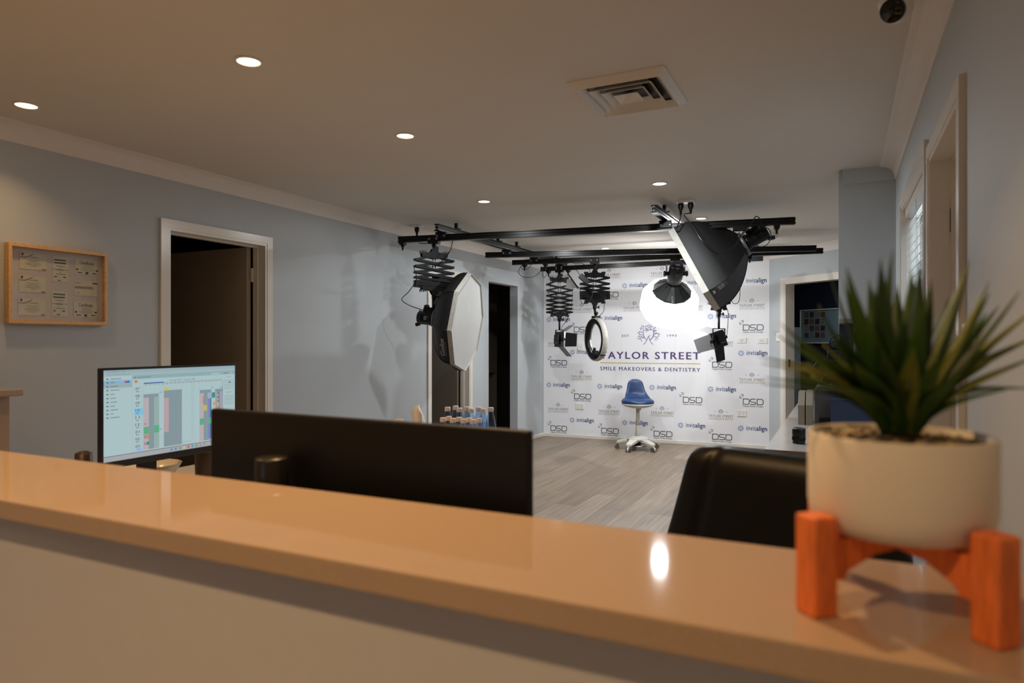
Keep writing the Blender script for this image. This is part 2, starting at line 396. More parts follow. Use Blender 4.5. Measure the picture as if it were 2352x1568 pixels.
# right door leaf and the window with its blind
d3 = struct(MB().box((XR + .09, DR[0] + .02, .01), (XR + .125, DR[1] - .02, 1.98)).build('door_3', M_trim, bevel=.002))
b = MB()
for y0, y1, z0, z1 in ((WN[0] - .05, WN[0], WN[2] - .05, WN[3] + .05), (WN[1], WN[1] + .05, WN[2] - .05, WN[3] + .05), (WN[0], WN[1], WN[3], WN[3] + .05), (WN[0], WN[1], WN[2] - .05, WN[2])):
    b.box((XR, y0, z0), (XR - .016, y1, z1))
b.box((XR - .012, WN[0], WN[2]), (XR + .13, WN[0] + .018, WN[3])).box((XR - .012, WN[1] - .018, WN[2]), (XR + .13, WN[1], WN[3]))
b.box((XR - .012, WN[0], WN[3] - .018), (XR + .13, WN[1], WN[3])).box((XR - .03, WN[0], WN[2]), (XR + .13, WN[1], WN[2] + .018))
w1 = struct(b.build('window_1', M_trim, bevel=.002))
b = MB()
for y0, y1, z0, z1 in ((WN[0]+.02, WN[0]+.06, WN[2]+.02, WN[3]-.02), (WN[1]-.06, WN[1]-.02, WN[2]+.02, WN[3]-.02), (3.67, 3.72, WN[2]+.02, WN[3]-.02), (WN[0]+.02, WN[1]-.02, WN[3]-.06, WN[3]-.02), (WN[0]+.02, WN[1]-.02, WN[2]+.02, WN[2]+.06)):
    b.box((XR + .085, y0, z0), (XR + .12, y1, z1))
b.build('sash', M_trim, w1)
MB().box((XR + .1, WN[0]+.04, WN[2]+.04), (XR + .104, WN[1]-.04, WN[3]-.04)).build('pane', M_glass, w1)
bl = thing('venetian_blind', 'white slatted blind hanging in the window of the right wall', 'blind', (XR + .04, 3.7, WN[3] - .02))
MB().box((XR + .008, WN[0]+.025, WN[3]-.065), (XR + .068, WN[1]-.025, WN[3]-.02)).build('head_rail', M_trim, bl)
M_slat = mat('blind_slat_white', '#dfe3e6', .35, noise=.01)
nt = M_slat.node_tree; tr = nt.nodes.new('ShaderNodeBsdfTranslucent'); tr.inputs[0].default_value = (.8, .84, .88, 1); mx = nt.nodes.new('ShaderNodeMixShader'); mx.inputs[0].default_value = .3
nt.links.new(nt.nodes['Principled BSDF'].outputs[0], mx.inputs[1]); nt.links.new(tr.outputs[0], mx.inputs[2]); nt.links.new(mx.outputs[0], nt.nodes['Material Output'].inputs[0])
b = MB(); z = WN[3] - .085
while z > WN[2] + .06:
    b.obox((XR + .038, (WN[0]+WN[1])/2, z), (0, 1, 0), (math.cos(1.0), 0, math.sin(1.0)), (-math.sin(1.0), 0, math.cos(1.0)), WN[1]-WN[0]-.06, .05, .0025); z -= .043
b.build('slats', M_slat, bl)
b = MB()
for y in (WN[0]+.12, 3.7, WN[1]-.12):
    b.cyl((XR + .012, y, WN[3]-.06), (XR + .012, y, WN[2]+.05), .0012, n=6).cyl((XR + .064, y, WN[3]-.06), (XR + .064, y, WN[2]+.05), .0012, n=6)
b.build('cord', M_ivory, bl)
MB().box((XR + .012, WN[0]+.025, WN[2]+.025), (XR + .064, WN[1]-.025, WN[2]+.045)).build('bottom_rail', M_trim, bl)

# ---------------------------------------------------------------- printed wallpaper
def mur(px, py):
    d = ray(px, py); t = (M0 - CAM).dot(MN)/d.dot(MN); p = CAM + d*t; return (p - M0).dot(MU_), p.z
def mpt(u, v, off=0): return M0 + MU_*u + MN*off + V((0, 0, v))
def c1(x, y): return mur(1200 + x/3.1367, 560 + y/3.136)       # from the enlarged crop the logos were measured on
ml = MB(); WU = 2.957
M_paper = mat('wallpaper_white', '#f1f2f6', .42, noise=.008, spec=.4)
ink = {'purple': 1, 'ink': 2, 'gold': 3, 'sky': 4, 'blue': 5, 'greyink': 6, 'seam': 7, 'dkblue': 8}
inkmats = [M_paper] + [mat('ink_' + k, c, .5, noise=.02) for k, c in (('purple', '#8475a8'), ('black', '#2c2b33'), ('gold', '#d6b24c'), ('sky', '#4f93cf'), ('blue', '#2f63a8'), ('grey', '#77727f'), ('seam', '#dddee4'), ('dkblue', '#2c4f92'))]
ml.prism([mpt(.012, .043), mpt(WU - .002, .043), mpt(WU - .002, .043, .0015), mpt(.012, .043, .0015)], (0, 0, HC - .09 - .043))
def put(vf, u, v, s, mi, off=.0026):
    vs, fs = vf; ml.add([mpt(u + p*s, v + q*s, off) for p, q in vs], fs, mi)
def flower(u, v, s):
    for k in range(8):
        a = PI/4*k + PI/2
        put(leaf2d(.30*math.cos(a), .30*math.sin(a), .42, .26, a), u, v, s, ink['sky']); put(leaf2d(.62*math.cos(a), .62*math.sin(a), .38, .30, a), u, v, s, ink['dkblue'], .0032)
def word_align(u, v):
    """flower centre at (u, v)"""
    flower(u, v, .037)
    put(fit(text2d('invis', 1.03, .004), .066, -.022, .176, .037), u, v, 1, ink['blue'])
    put(fit(text2d('align', 1.03, .022), .180, -.040, .306, .037), u, v, 1, ink['dkblue'])
def rnd(x, y, w, h, r, cor):
    """rectangle outline with the given corners rounded (bl, br, tr, tl)"""
    out = []
    for cx, cy, a0, on in ((x+r, y+r, PI, cor[0]), (x+w-r, y+r, 1.5*PI, cor[1]), (x+w-r, y+h-r, 0, cor[2]), (x+r, y+h-r, PI/2, cor[3])):
        if on: out += [(cx + r*math.cos(a0 + PI/2*k/4), cy + r*math.sin(a0 + PI/2*k/4)) for k in range(5)]
        else: out.append((cx + r*(-1 if math.cos(a0+PI/4) < 0 else 1), cy + r*(-1 if math.sin(a0+PI/4) < 0 else 1)))
    return out
def word_dsd(u, v):
    """bottom left of the first letter at (u, v)"""
    k = ink['ink']; h = .066; w = .07; t = .0085
    for x in (0, .162): put(stroke(rnd(x + t/2, t/2, w, h, .02, (0, 1, 1, 0)), t, True), u, v, 1, k)
    s = [(.150, h+t/2), (.098, h+t/2), (.088, h*.9), (.086, h*.72), (.094, h*.57), (.104, h*.53), (.136, h*.5), (.148, h*.42), (.150, h*.22), (.142, t*.8), (.132, t/2), (.084, t/2)]
    put(stroke(s, t), u, v, 1, k)
    put(fit(text2d('Digital Smile Design', 1.0, .012), 0, -.032, .236, -.009), u, v, 1, ink['greyink'])
    put(stroke([(-.036, .108), (-.036, .080), (-.012, .080)], .006), u, v, 1, k); put(stroke([(-.022, .124), (.004, .124), (.004, .098)], .006), u, v, 1, k)
    put(stroke([(-.016, .096), (-.004, .106)], .005), u, v, 1, k)
def tree(u, v, s, mi, lw=.05):
    """emblem: a tooth between two branching trunks; unit about 1 wide, centred"""
    P = lambda pts: [((x - 990)/480, (340 - y)/480) for x, y in pts]
    lines = [[(882, 552), (930, 510), (945, 455), (905, 400), (885, 330), (885, 235), (860, 200)], [(1087, 552), (1045, 510), (1025, 460), (1075, 400), (1095, 330), (1100, 270), (1130, 235)],
             [(905, 262), (935, 243), (985, 250), (1050, 245), (1092, 268), (1098, 330), (1075, 400), (1035, 452), (1015, 455), (1003, 410), (990, 388), (975, 410), (965, 452), (945, 455)],
             [(935, 285), (970, 258), (1010, 250)], [(975, 412), (990, 385), (1030, 360)], [(945, 243), (975, 220), (1000, 195), (1040, 190)], [(885, 305), (850, 292), (815, 295)],
             [(890, 360), (850, 348), (810, 345)], [(905, 395), (850, 388), (800, 385)], [(915, 415), (860, 412), (810, 425)], [(1090, 370), (1120, 345), (1140, 320), (1190, 330)], [(1075, 400), (1120, 390), (1160, 400)], [(1095, 305), (1115, 280), (1150, 268)], [(1120, 345), (1128, 310)]]
    for l in lines: put(stroke(smooth2d(P(l), 4), lw*.55), u, v, s, mi)
    lv = [(855,165,-1.1),(890,180,1.5),(930,178,.9),(825,208,0.05),(838,235,-2.3),(970,165,-1.3),(1003,155,1.45),(1033,165,.9),(1062,187,.35),(935,215,.2),(1030,222,-.4),(1095,218,-1.5),(1125,205,1.1),(1138,268,.5),
          (805,285,-2.5),(785,310,3.0),(805,340,-2.7),(795,385,2.9),(780,420,-2.7),(815,435,-2.3),(843,465,-1.6),(1152,318,1.4),(1190,325,.7),(1212,343,-.1),(1197,375,-.5),(1160,398,.3),(1175,425,-.4),(1142,448,-1.1)]
    for x, y, a in lv:
        q = P([(x, y)])[0]; put(leaf2d(q[0] - .042*math.cos(a), q[1] - .042*math.sin(a), .10, .042, a), u, v, s, mi)
def word_street(u, v):
    """left end of the thin gold line at (u, v)"""
    w = .295
    put(fit(text2d('TAYLOR STREET', 1.25, .004), 0, .011, w, .042), u, v, 1, ink['greyink'])
    put(rect2d(0, -.0018, w, .0018), u, v, 1, ink['gold'])
    put(fit(text2d('SMILE MAKEOVERS & DENTISTRY', 1.25), 0, -.021, w, -.009), u, v, 1, ink['greyink'])
    tree(u + w/2, v + .085, .064, ink['greyink'], .07)
    put(rect2d(.066, .081, .088, .084), u, v, 1, ink['greyink']); put(rect2d(.207, .081, .232, .084), u, v, 1, ink['greyink'])
for x, y in ((190,546),(190,1015),(360,318),(360,780),(358,1268),(558,537),(557,1025),(736,302),(737,1286),(934,1033),(1140,1305),(1150,283),(1355,523),(1355,1046),(1570,270),(1575,787),(1573,1327)): word_align(*c1(x, y))
for x, y in ((203,397),(203,874),(203,1344),(371,636),(373,1116),(566,388),(568,1363),(946,1385),(1156,1142),(1367,890),(1367,1408),(1588,624),(1588,1156)): word_dsd(*c1(x, y))
for x, y in ((185,250),(185,731),(185,1200),(352,488),(352,968),(548,240),(548,1216),(728,476),(925,228),(925,1228),(1130,470),(1342,727),(1342,1251),(1563,460),(1563,991)): word_street(*c1(x, y))
# the large name in the middle
c2 = lambda x, y: mur(1380 + x/9.046, 730 + y/9.043)
u0, v0 = c1(560, 855); u1, _ = c1(1282, 859); vm = v0
put(rect2d(u0, vm - .005, u1, vm + .005), 0, 0, 1, ink['gold'])
bt = mur(1609, 824)[1] - mur(1609, 833.7)[1]; tp = mur(1609, 806.5)[1] - mur(1609, 833.7)[1]
put(fit(text2d('TAYLOR STREET', 1.22, .03), u0, vm + bt, u1, vm + tp), 0, 0, 1, ink['purple'])
b2 = mur(1609, 852)[1] - mur(1609, 833.7)[1]; t2 = mur(1609, 843)[1] - mur(1609, 833.7)[1]
put(fit(text2d('SMILE MAKEOVERS & DENTISTRY', 1.2, .018), u0, vm + b2, u1, vm + t2), 0, 0, 1, ink['purple'])
tu, tv = c2(990, 340); tree(tu, tv, (c2(1230, 340)[0] - c2(752, 340)[0]), ink['purple'])
eu0, ev0 = c2(440, 395); eu1, ev1 = c2(606, 345); put(fit(text2d('EST.', 1.25, .014), eu0, ev0, eu1, ev1), 0, 0, 1, ink['purple'])
eu0, ev0 = c2(1378, 390); eu1, ev1 = c2(1577, 342); put(fit(text2d('1993', 1.25, .014), eu0, ev0, eu1, ev1), 0, 0, 1, ink['purple'])
for x in (330, 713, 1100, 1330): u = c1(x, 900)[0]; put(rect2d(u - .0012, .044, u + .0012, HC - .095), 0, 0, 1, ink['seam'], .0018)
tag(ml.build('printed_wallpaper', inkmats), 'white wallpaper printed with rows of dental logos and a large purple wordmark', 'wallpaper')

# wall plates on the printed wall
def plate(name, label, cat, px0, py0, px1, py1, kind, surf):
    P = (lambda x, y: mpt(*mur(x, y), .0026)) if surf == 'm' else surf
    a, c = P(px0, py1), P(px1, py0); a2 = V((c.x, c.y, a.z)); ax = (a2 - a).normalized(); n = V((ax.y, -ax.x, 0)); w = (a2 - a).length; h = c.z - a.z; o = (a + c)/2
    t = thing(name, label, cat, tuple(a))
    MB().obox(o + n*.005, ax, n, cU, w, .009, h).build('cover_plate', M_ivory, t, bevel=.002)
    if kind == 'gpo':
        for s in (-1, 1):
            MB().obox(o + ax*(s*w*.24) + n*.0105 + cU*h*.24, ax, n, cU, w*.13, .004, h*.2).build('rocker_switch', M_trim, t)
            b = MB()
            for dx, dz, r in ((-.04, -.1, .5), (.04, -.1, -.5), (0, -.27, 0)): b.obox(o + ax*(w*(s*.24 + dx)) + n*.0097 + cU*h*dz, ax*math.cos(r) + cU*math.sin(r), n, cU*math.cos(r) - ax*math.sin(r), .002, .001, .008)
            b.build('pin_slots', M_black, t)
    elif kind == 'dot': MB().cyl(o + n*.009 - cU*h*.05, o + n*.011 - cU*h*.05, .005, n=10).build('socket', M_grey, t)
    elif kind == 'sw2':
        for s in (-1, 1): MB().lathe(o + n*.009 + ax*(s*.013 - .01), [(.011, 0), (.011, .003), (.008, .004)], n, n=14).build('button', M_trim, t)
    elif kind == 'sw1': MB().obox(o + n*.0105, ax, n, cU, w*.3, .004, h*.4).build('rocker_switch', M_trim, t)
    return t
q = lambda x, y: (1200 + x/3.1367, 560 + y/3.136)
plate('data_socket', 'ivory upright wall plate with one small dark port, below the hanging ring light', 'wall socket', *q(400, 712), *q(437, 765), 'dot', 'm')
plate('power_outlet', 'ivory double power outlet low on the printed wall, left of the stool', 'power outlet', *q(386, 1149), *q(443, 1188), 'gpo', 'm')
plate('power_outlet', 'ivory double power outlet low on the printed wall, right of the stool', 'power outlet', *q(1546, 1198), *q(1612, 1240), 'gpo', 'm')
plate('wall_plate', 'shiny ivory wall plate beside the right hanging light panel', 'wall plate', *q(1546, 675), *q(1613, 713), 'sw1', 'm')
plate('light_switch', 'ivory two button wall switch nearest the right edge of the printed wall', 'light switch', *q(1698, 676), *q(1764, 715), 'sw2', 'm')
def PA(px, py): d = ray(px, py); t = (M1 - CAM).dot(AN)/d.dot(AN); return CAM + d*t + AN*.001
plate('light_switch', 'white upright light switch on the angled wall beside the navy doorway', 'light switch', 1784, 764, 1796.5, 783, 'sw1', PA)

# ---------------------------------------------------------------- ceiling things
def spot(parent, loc, col, watts, spread=180):
    l = bpy.data.lights.new('downlight_lamp', 'AREA'); l.shape = 'DISK'; l.size = .082; l.energy = watts; l.color = col; l.spread = math.radians(spread)
    o = bpy.data.objects.new('downlight_lamp', l); C.objects.link(o); o.parent = parent; o.location = V(loc) - BASE[parent.name]
E_warm = emitter('warm_lens', (1, .72, .42), 9); E_cool = emitter('cool_lens', (1, .97, .92), 9)
def downlight(x, y, warm, label, k=1.0, grp='recessed ceiling downlights'):
    t = thing('downlight', label, 'downlight', (x, y, HC), grp)
    MB().lathe((x, y, HC), [(.043, -.001), (.055, -.001), (.054, -.004), (.045, -.006), (.043, -.003)], n=28, close=False).build('trim_ring', M_trim, t)
    MB().cyl((x, y, HC - .0025), (x, y, HC - .0005), .0435, n=28).build('lens', E_warm if warm else E_cool, t)
    spot(t, (x, y, HC - .008), WARM if warm else COOL, k*(WARM_W if warm else COOL_W), 115 if warm else 178)
downlight(-2.077, 1.944, 1, 'warm downlight nearest the camera, topmost in the photo', .65)
downlight(-3.386, 1.859, 1, 'warm downlight closest to the left edge above the certificate frame', .75)
downlight(-2.081, 3.007, 1, 'warm downlight alone between the near pair and the overhead rails', .7)
downlight(-1.133, 4.682, 0, 'white downlight in front of the ceiling twin socket, right of the middle', 1.8)
downlight(-2.505, 4.684, 0, 'white downlight in the middle, left of the right ceiling rail end', .55)
downlight(-1.123, 6.165, 0, 'white downlight just above the front rail beside the big softbox', 1.3)
downlight(-2.495, 7.668, 0, 'white downlight farthest back, just in front of the printed wall', 1.0)
downlight(-2.505, 6.17, 0, 'white downlight hidden behind the long front rail', 1.3)
downlight(-1.12, 7.63, 0, 'white downlight hidden behind the big black softbox', .55)
for x, y, w in ((-.75, 1.2, 4.6), (-2.08, .6, 4.0), (-3.3, .35, 1.0), (-.6, -.35, 4.4), (-2.1, -.9, 3.4), (-3.2, -1.6, 1.6)):
    downlight(x, y, 1, 'warm downlight in the waiting area behind the counter front, out of the picture', w, 'waiting area downlights')

e_ = aw(.2, -1.0); downlight(e_.x, e_.y, 0, 'weak downlight inside the navy room, out of sight', .6)  # unseen lamp added to lift the framed photos on the navy wall
def vent(x0, y0, x1, y1, label, n):
    t = thing('ceiling_vent', label, 'air vent', ((x0+x1)/2, (y0+y1)/2, HC)); cx, cy = (x0+x1)/2, (y0+y1)/2; hx, hy = (x1-x0)/2, (y1-y0)/2
    def ring(a, za, bb, zb):
        m = MB(); p = []
        for s, z in ((a, za), (bb, zb)): p += [(cx-hx*s, cy-hy*s, z), (cx+hx*s, cy-hy*s, z), (cx+hx*s, cy+hy*s, z), (cx-hx*s, cy+hy*s, z)]
        return m.add(p, [(i, (i+1) % 4, 4+(i+1) % 4, 4+i) for i in range(4)])
    m = ring(1, HC - .004, .86, HC - .028); m.v += ring(1, HC, 1, HC - .004).v; k = 8
    m.f += [[i + k for i in f] for f in ring(1, HC, 1, HC - .004).f]; m.m += [0]*4; m.sm += [False]*4
    m.build('outer_frame', M_trim, t, solid=.003)
    MB().box((cx-hx*.84, cy-hy*.84, HC - .0015), (cx+hx*.84, cy+hy*.84, HC - .0005)).build('dark_throat', M_black, t)
    for i in range(n):
        a = .86 - .80*i/n; ring(.02 if i == n-1 else a - .12, HC - .004, a, HC - .029).build('vane', M_trim, t, solid=.002)
vent(-1.044, 2.685, -.632, 3.13, 'square ceiling air vent with nested white vanes near the camera', 4)
vent(-1.02, 7.28, -.62, 7.66, 'far ceiling air vent behind the big softbox, above the printed wall', 3)

t = thing('security_camera', 'white dome security camera on the ceiling at the top right', 'security camera', (.165, 2.36, HC))
o = V((.158, 2.475, HC)); MB().lathe(o, [(.056, 0), (.056, -.02), (.05, -.026)], n=30).build('base', M_ivory, t)
h = o + V((0, 0, -.035)); MB().sphere(h, .047).build('turret', M_ivory, t)
dv = V((-.38, -.78, -.48)).normalized(); MB().lathe(h, [(.036, .030), (.036, .047), (.030, .050), (.001, .0505)], dv, n=26).lathe(h, [(.012, .0506), (.011, .053), (.001, .0535)], dv, n=16).build('lens_window', mat('dark_glass', '#08080a', .12, noise=.02), t)

def ceil_socket(x, y, w, d, label, n, ends):
    t = thing('ceiling_socket', label, 'power outlet', (x, y, HC)); MB().box((x - w/2, y - d/2, HC - .022), (x + w/2, y + d/2, HC)).build('cover_plate', M_ivory, t, bevel=.003)
    for i in range(n):
        px = x + (i - (n-1)/2)*.075; p = V((px, y, HC - .022))
        g = thing('power_plug', ends[i][0], 'plug', tuple(p))
        MB().lathe(p, [(.02, 0), (.022, -.006), (.022, -.03), (.011, -.055), (.008, -.085)], n=14).build('plug_body', M_black, g)
        MB().tube([p + V((0, 0, -.08))] + [V(e) for e in ends[i][1]], .0042).build('cord', M_black, g)

# ---------------------------------------------------------------- overhead rails
HR, RH = 2.259, .055              # top of the cross rails, rail height
def beam(b, p, q, up, w=.05, h=RH, mi=0):
    """slotted I rail; p, q are the ends of its top centre line"""
    d = (q - p); s = d.normalized().cross(up).normalized()
    prof = [(-w/2, 0), (w/2, 0), (w/2, -.007), (.011, -.010), (.011, -h*.42), (.017, -h*.46), (.017, -h*.54), (.011, -h*.58), (.011, -h+.010), (w/2, -h+.007), (w/2, -h), (-w/2, -h), (-w/2, -h+.007), (-.011, -h+.010), (-.011, -h*.58), (-.017, -h*.54), (-.017, -h*.46), (-.011, -h*.42), (-.011, -.010), (-w/2, -.007)]
    return b.prism([p + s*x + up*z for x, z in prof], d, mi)
def carriage(par, p, d, name='carriage', under=False):
    """roller carriage at p (top centre line of the rail) along d"""
    s = d.cross(cU).normalized(); b = MB()
    z = -RH - .012 if under else .012
    b.obox(p + cU*(z + (.0 if under else 0)), d, s, cU, .10, .062, .022)
    for k in (-1, 1):
        b.obox(p + s*(k*.030) + cU*(-.038 if under else -.012), d, s, cU, .10, .005, .05)
    o = b.build(name, M_matte, par, bevel=.003); b = MB()
    for k in (-1, 1):
        for e in (-.035, .035):
            c = p + s*(k*.032) + d*e + cU*(-.036 if under else -.014); MB().lathe(c, [(.010, 0), (.010, .004), (.006, .005)], s*k, n=12).build('bolt', M_grey, o)
    return o
def spigot(par, p, d):
    """short clamp and stud hanging below the rail"""
    s = d.cross(cU).normalized(); b = MB()
    b.obox(p - cU*(RH + .004), d, s, cU, .045, .066, .030).lathe(p - cU*(RH + .018), [(.018, 0), (.020, -.012), (.010, -.016), (.008, -.045), (.009, -.05)], n=12)
    b.obox(p + s*-.034 - cU*(RH*.8), d, s, cU, .03, .006, .03); b.build('hanging_stud', M_matte, par)
rails = {}
YL, YR = -3.207, -1.28
for k, x, lab in (('L', YL, 'black ceiling rail running into the room near the left wall'), ('R', YR, 'black ceiling rail end beside the ceiling twin socket, right of the middle')):
    p, q = V((x, 5.11, 2.343)), V((x, 8.25, 2.343)); t = thing('ceiling_rail', lab, 'rail', tuple(p), 'ceiling rails running front to back')
    beam(MB(), p, q, cU, h=.06).build('beam', M_rail, t)
    for y in (5.45, 6.3, 6.75, 7.9):
        b = MB().box((x - .045, y - .018, 2.343), (x + .045, y + .018, 2.349)).box((x - .012, y - .012, 2.349), (x + .012, y + .012, HC)); b.build('hanger_clip', M_matte, t)
    for z in (-.016, -.044): MB().cyl((x, 5.112, 2.343 + z), (x, 5.104, 2.343 + z), .006, n=10).build('end_screw', M_grey, t)
    rails[k] = t
for k, a, c, lab in (('A', (916, 544), (1826, 499), 'longest and nearest black cross rail, carrying the two softboxes'), ('B', (1115.7, 580), (1874, 563.7), 'second black cross rail from the front, carrying no lamp'),
                     ('C', (1177.2, 597.8), (1890, 569.6), 'third black cross rail, carrying the ring light and the glowing lantern'), ('D', (1242.6, 613.4), (1752, 587.6), 'rearmost black cross rail, carrying the left light panel')):
    p, q = PH(*a, HR), PH(*c, HR); d = (q - p).normalized(); t = thing('cross_rail', lab, 'rail', tuple(p), 'cross rails under the ceiling rails')
    beam(MB(), p, q, cU).build('beam', M_rail, t); b = MB(); s = d.cross(cU)
    for e, sg in ((p, -1), (q, 1)):
        for z in (-.014, -.041): MB().cyl(e + cU*z, e + cU*z + d*sg*.006, .007, n=10).build('end_screw', M_grey, t)
    for x in (YL, YR): carriage(t, p + d*((x - p.x)/d.x), d)
    rails[k] = (t, p, q, d)
def on_rail(k, px):
    t, p, q, d = rails[k]; r = ray(px, 784); f = (p.x*r.y - p.y*r.x)/(d.y*r.x - d.x*r.y); return p + d*f
for k, px in (('A', 925), ('A', 1784), ('C', 1205), ('C', 1253), ('D', 1260), ('D', 1305), ('C', 1722)): spigot(rails[k][0], on_rail(k, px), rails[k][3])

# ---------------------------------------------------------------- scissor hangers
def pantograph(k, px, label, nodes, ytop, ybot, w, dirv, ysp):
    """nodes: image heights of the bar ends; the real heights follow from the distance of the rail point"""
    t0, _, _, d = rails[k]; T = on_rail(k, px); zd = (T - CAM).dot(cF); Hh = lambda y: CAM.z + (784 - y)/FPX*zd
    base = V((T.x, T.y, Hh(ytop))); t = thing('scissor_hanger', label, 'lamp hanger', tuple(base), 'scissor hangers under the rails')
    carriage(t, T, d, under=True)
    z0 = HR - RH - .02; top = Hh(ytop); dv = dirv.normalized(); s = dv.cross(cU).normalized()
    b = MB().cyl((T.x, T.y, z0), (T.x, T.y, top), .014, n=12).cyl((T.x, T.y, z0 - .012), (T.x, T.y, z0 - .03), .02, n=12).obox(V((T.x, T.y, (z0 + top)/2 - .01)) + dv*.026, dv, s, cU, .03, .006, .03); b.build('stem', M_matte, t)
    c = V((T.x, T.y, 0))
    def bracket(name, z, sg):
        b = MB(); hw = w*.36
        for e in (-.024, .024):
            pl = [(-hw, .018), (-hw*.78, .018), (-hw*.30, .026), (-.02, .060), (.02, .060), (hw*.30, .026), (hw*.78, .018), (hw, .018), (hw*.96, -.016), (0, -.034), (-hw*.96, -.016)]
            b.prism([c + dv*x + s*e + cU*(z + sg*q) for x, q in pl], s*.004)
            for x in (-1, -.86, -.72, .72, .86, 1): b.prism([c + dv*(hw*x - .006) + s*e + cU*(z + sg*.015), c + dv*(hw*x + .006) + s*e + cU*(z + sg*.015), c + dv*(hw*x + .004) + s*e + cU*(z + sg*.036), c + dv*(hw*x - .004) + s*e + cU*(z + sg*.036)], s*.004)
        b.obox(c + cU*(z + sg*.02), dv, s, cU, hw*1.2, .05, .006); b.build(name, M_matte, t)
    bracket('top_bracket', Hh(ytop) - .045, 1); bracket('bottom_bracket', Hh(ybot) + .035, -1)
    hs = [Hh(y) for y in nodes]; n = len(hs)
    ends = [Hh(ytop) - .045] + hs + [Hh(ybot) + .035]
    L = lambda i: c + dv*(-w/2) + cU*hs[i]; R = lambda i: c + dv*(w/2) + cU*hs[i]
    for side in (-1, 1):
        for i in range(n - 1):
            for a, q, o in ((L(i), R(i+1), .030), (R(i), L(i+1), .021)):
                MB().bar(a + s*(side*o), q + s*(side*o), .020, .004, cU).build('scissor_bar', M_matte, t)
        for a, q in ((c + cU*ends[0], L(0)), (c + cU*ends[0], R(0)), (c + cU*ends[-1], L(n-1)), (c + cU*ends[-1], R(n-1))):
            MB().bar(a + s*(side*.021), q + s*(side*.021), .020, .004, cU).build('scissor_bar', M_matte, t)
    for i in range(n):
        for e in (L(i), R(i)): MB().cyl(e - s*.036, e + s*.036, .012, n=10).build('pivot_pin', M_black, t)
    b = MB()
    for e in (-.012, .012): b.cyl(c + dv*e + cU*ends[0], c + dv*e + cU*(ends[0]*.6 + ends[-1]*.4), .0045, n=8)
    b.build('spring_rod', M_grey, t)
    zb = Hh(ybot); zs = Hh(ysp)
    b = MB().cyl(c + cU*(zb + .02), c + cU*zs, .013, n=12).lathe(c + cU*(zb*.5 + zs*.5), [(.012, .03), (.022, .02), (.022, -.02), (.012, -.03)], n=14)
    b.cyl(c + cU*(zb*.45 + zs*.55), c + dv*.045 + cU*(zb*.45 + zs*.55), .006, n=8).lathe(c + dv*.045 + cU*(zb*.45 + zs*.55), [(.016, -.004), (.018, 0), (.016, .006)], dv, n=10)
    b.build('lower_stud', M_matte, t)
    return c + cU*zs, zd
i7 = lambda y: 540 + y/7.128; j7 = lambda y: 600 + y/7.129
s1, z1 = pantograph('A', 997, 'widest scissor hanger, above the white octagonal softbox', [i7(y) for y in (415, 520, 617, 700, 765, 808, 840)], 575, i7(930), .345, cR*.88 + cF*.47, 690)
s2, z2 = pantograph('D', 1285, 'long stretched scissor hanger farthest left of the two against the printed wall', [j7(y) for y in (380, 475, 563, 640, 712, 780, 833)], 634, 728, .315, cR, 738)
s3, z3 = pantograph('C', 1366, 'half closed scissor hanger above the ring light', [j7(y) for y in (272, 370, 445, 505, 540, 575, 605)], 622, 697, .315, cR, 712)
s4, z4 = pantograph('C', 1651, 'scissor hanger mostly hidden behind the big black softbox', [601 + 9.5*k for k in range(11)], 595, 712, .21, cR, 728)

# ---------------------------------------------------------------- softboxes
def frame(n):
    n = V(n).normalized(); return n
def shell(t, ring, n, h, u, poly, depth, rr, rim, mats, sides, power=1.75, seg=7, facem=M_white):
    """cloth cone from the ring to the polygon, with a rim band and a recessed front cloth; returns the shell surface function"""
    N = len(poly); rp = []
    for a, c in poly: k = math.hypot(a, c); rp.append((a/k*rr, c/k*rr))
    def P(i, tt):
        f = 1 - (1 - tt)**power; a = rp[i % N][0]*(1-f) + poly[i % N][0]*f; c = rp[i % N][1]*(1-f) + poly[i % N][1]*f
        return ring + n*(depth*tt) + h*a + u*c
    b = MB()
    for i in range(N):
        for k in range(seg):
            q0, q1 = k/seg, (k+1)/seg; m0 = [P(i, q0), P(i+1, q0), P(i+1, q1), P(i, q1)]; b.add(m0, [(0, 1, 2, 3)], sides[i], False)
    sh = b.build('shell', mats, t); sh.modifiers.new('s', 'SOLIDIFY').thickness = .003
    b = MB()
    for i in range(N): b.tube([P(i, k/6) + (P(i, k/6) - (ring + n*depth*k/6)).normalized()*.002 for k in range(7)], .004, n=5, res=2)
    b.build('rib_seam', mats[0], sh)
    b = MB(); f0 = ring + n*depth; f1 = ring + n*(depth + rim); e = 1.004
    pts = [f0 + h*a*e + u*c*e for a, c in poly] + [f1 + h*a + u*c for a, c in poly]
    b.add(pts, [(i, (i+1) % N, N + (i+1) % N, N + i) for i in range(N)]); o = b.build('rim_band', M_band, t); o.modifiers.new('s', 'SOLIDIFY').thickness = .004
    # front cloth, stretched a little and sagging to the middle
    b = MB(); rg = 6; pts = []
    for k in range(rg):
        f = 1 - k/rg; pts += [f1 + h*a*f*.992 + u*c*f*.992 + n*(-.012 + .010*(1-f)) for a, c in poly]
    ce = len(pts); pts.append(f1 - n*.002)
    b.add(pts, [(k*N + i, k*N + (i+1) % N, (k+1)*N + (i+1) % N, (k+1)*N + i) for k in range(rg-1) for i in range(N)] + [((rg-1)*N + i, (rg-1)*N + (i+1) % N, ce) for i in range(N)], 0, False)
    b.build('front_diffuser', facem, t)
    MB().lathe(ring, [(rr*.80, -.02), (rr*1.0, -.018), (rr*1.03, .004), (rr*.9, .01)], n, n=32, close=False).build('speed_ring', M_grey, t)
    return P
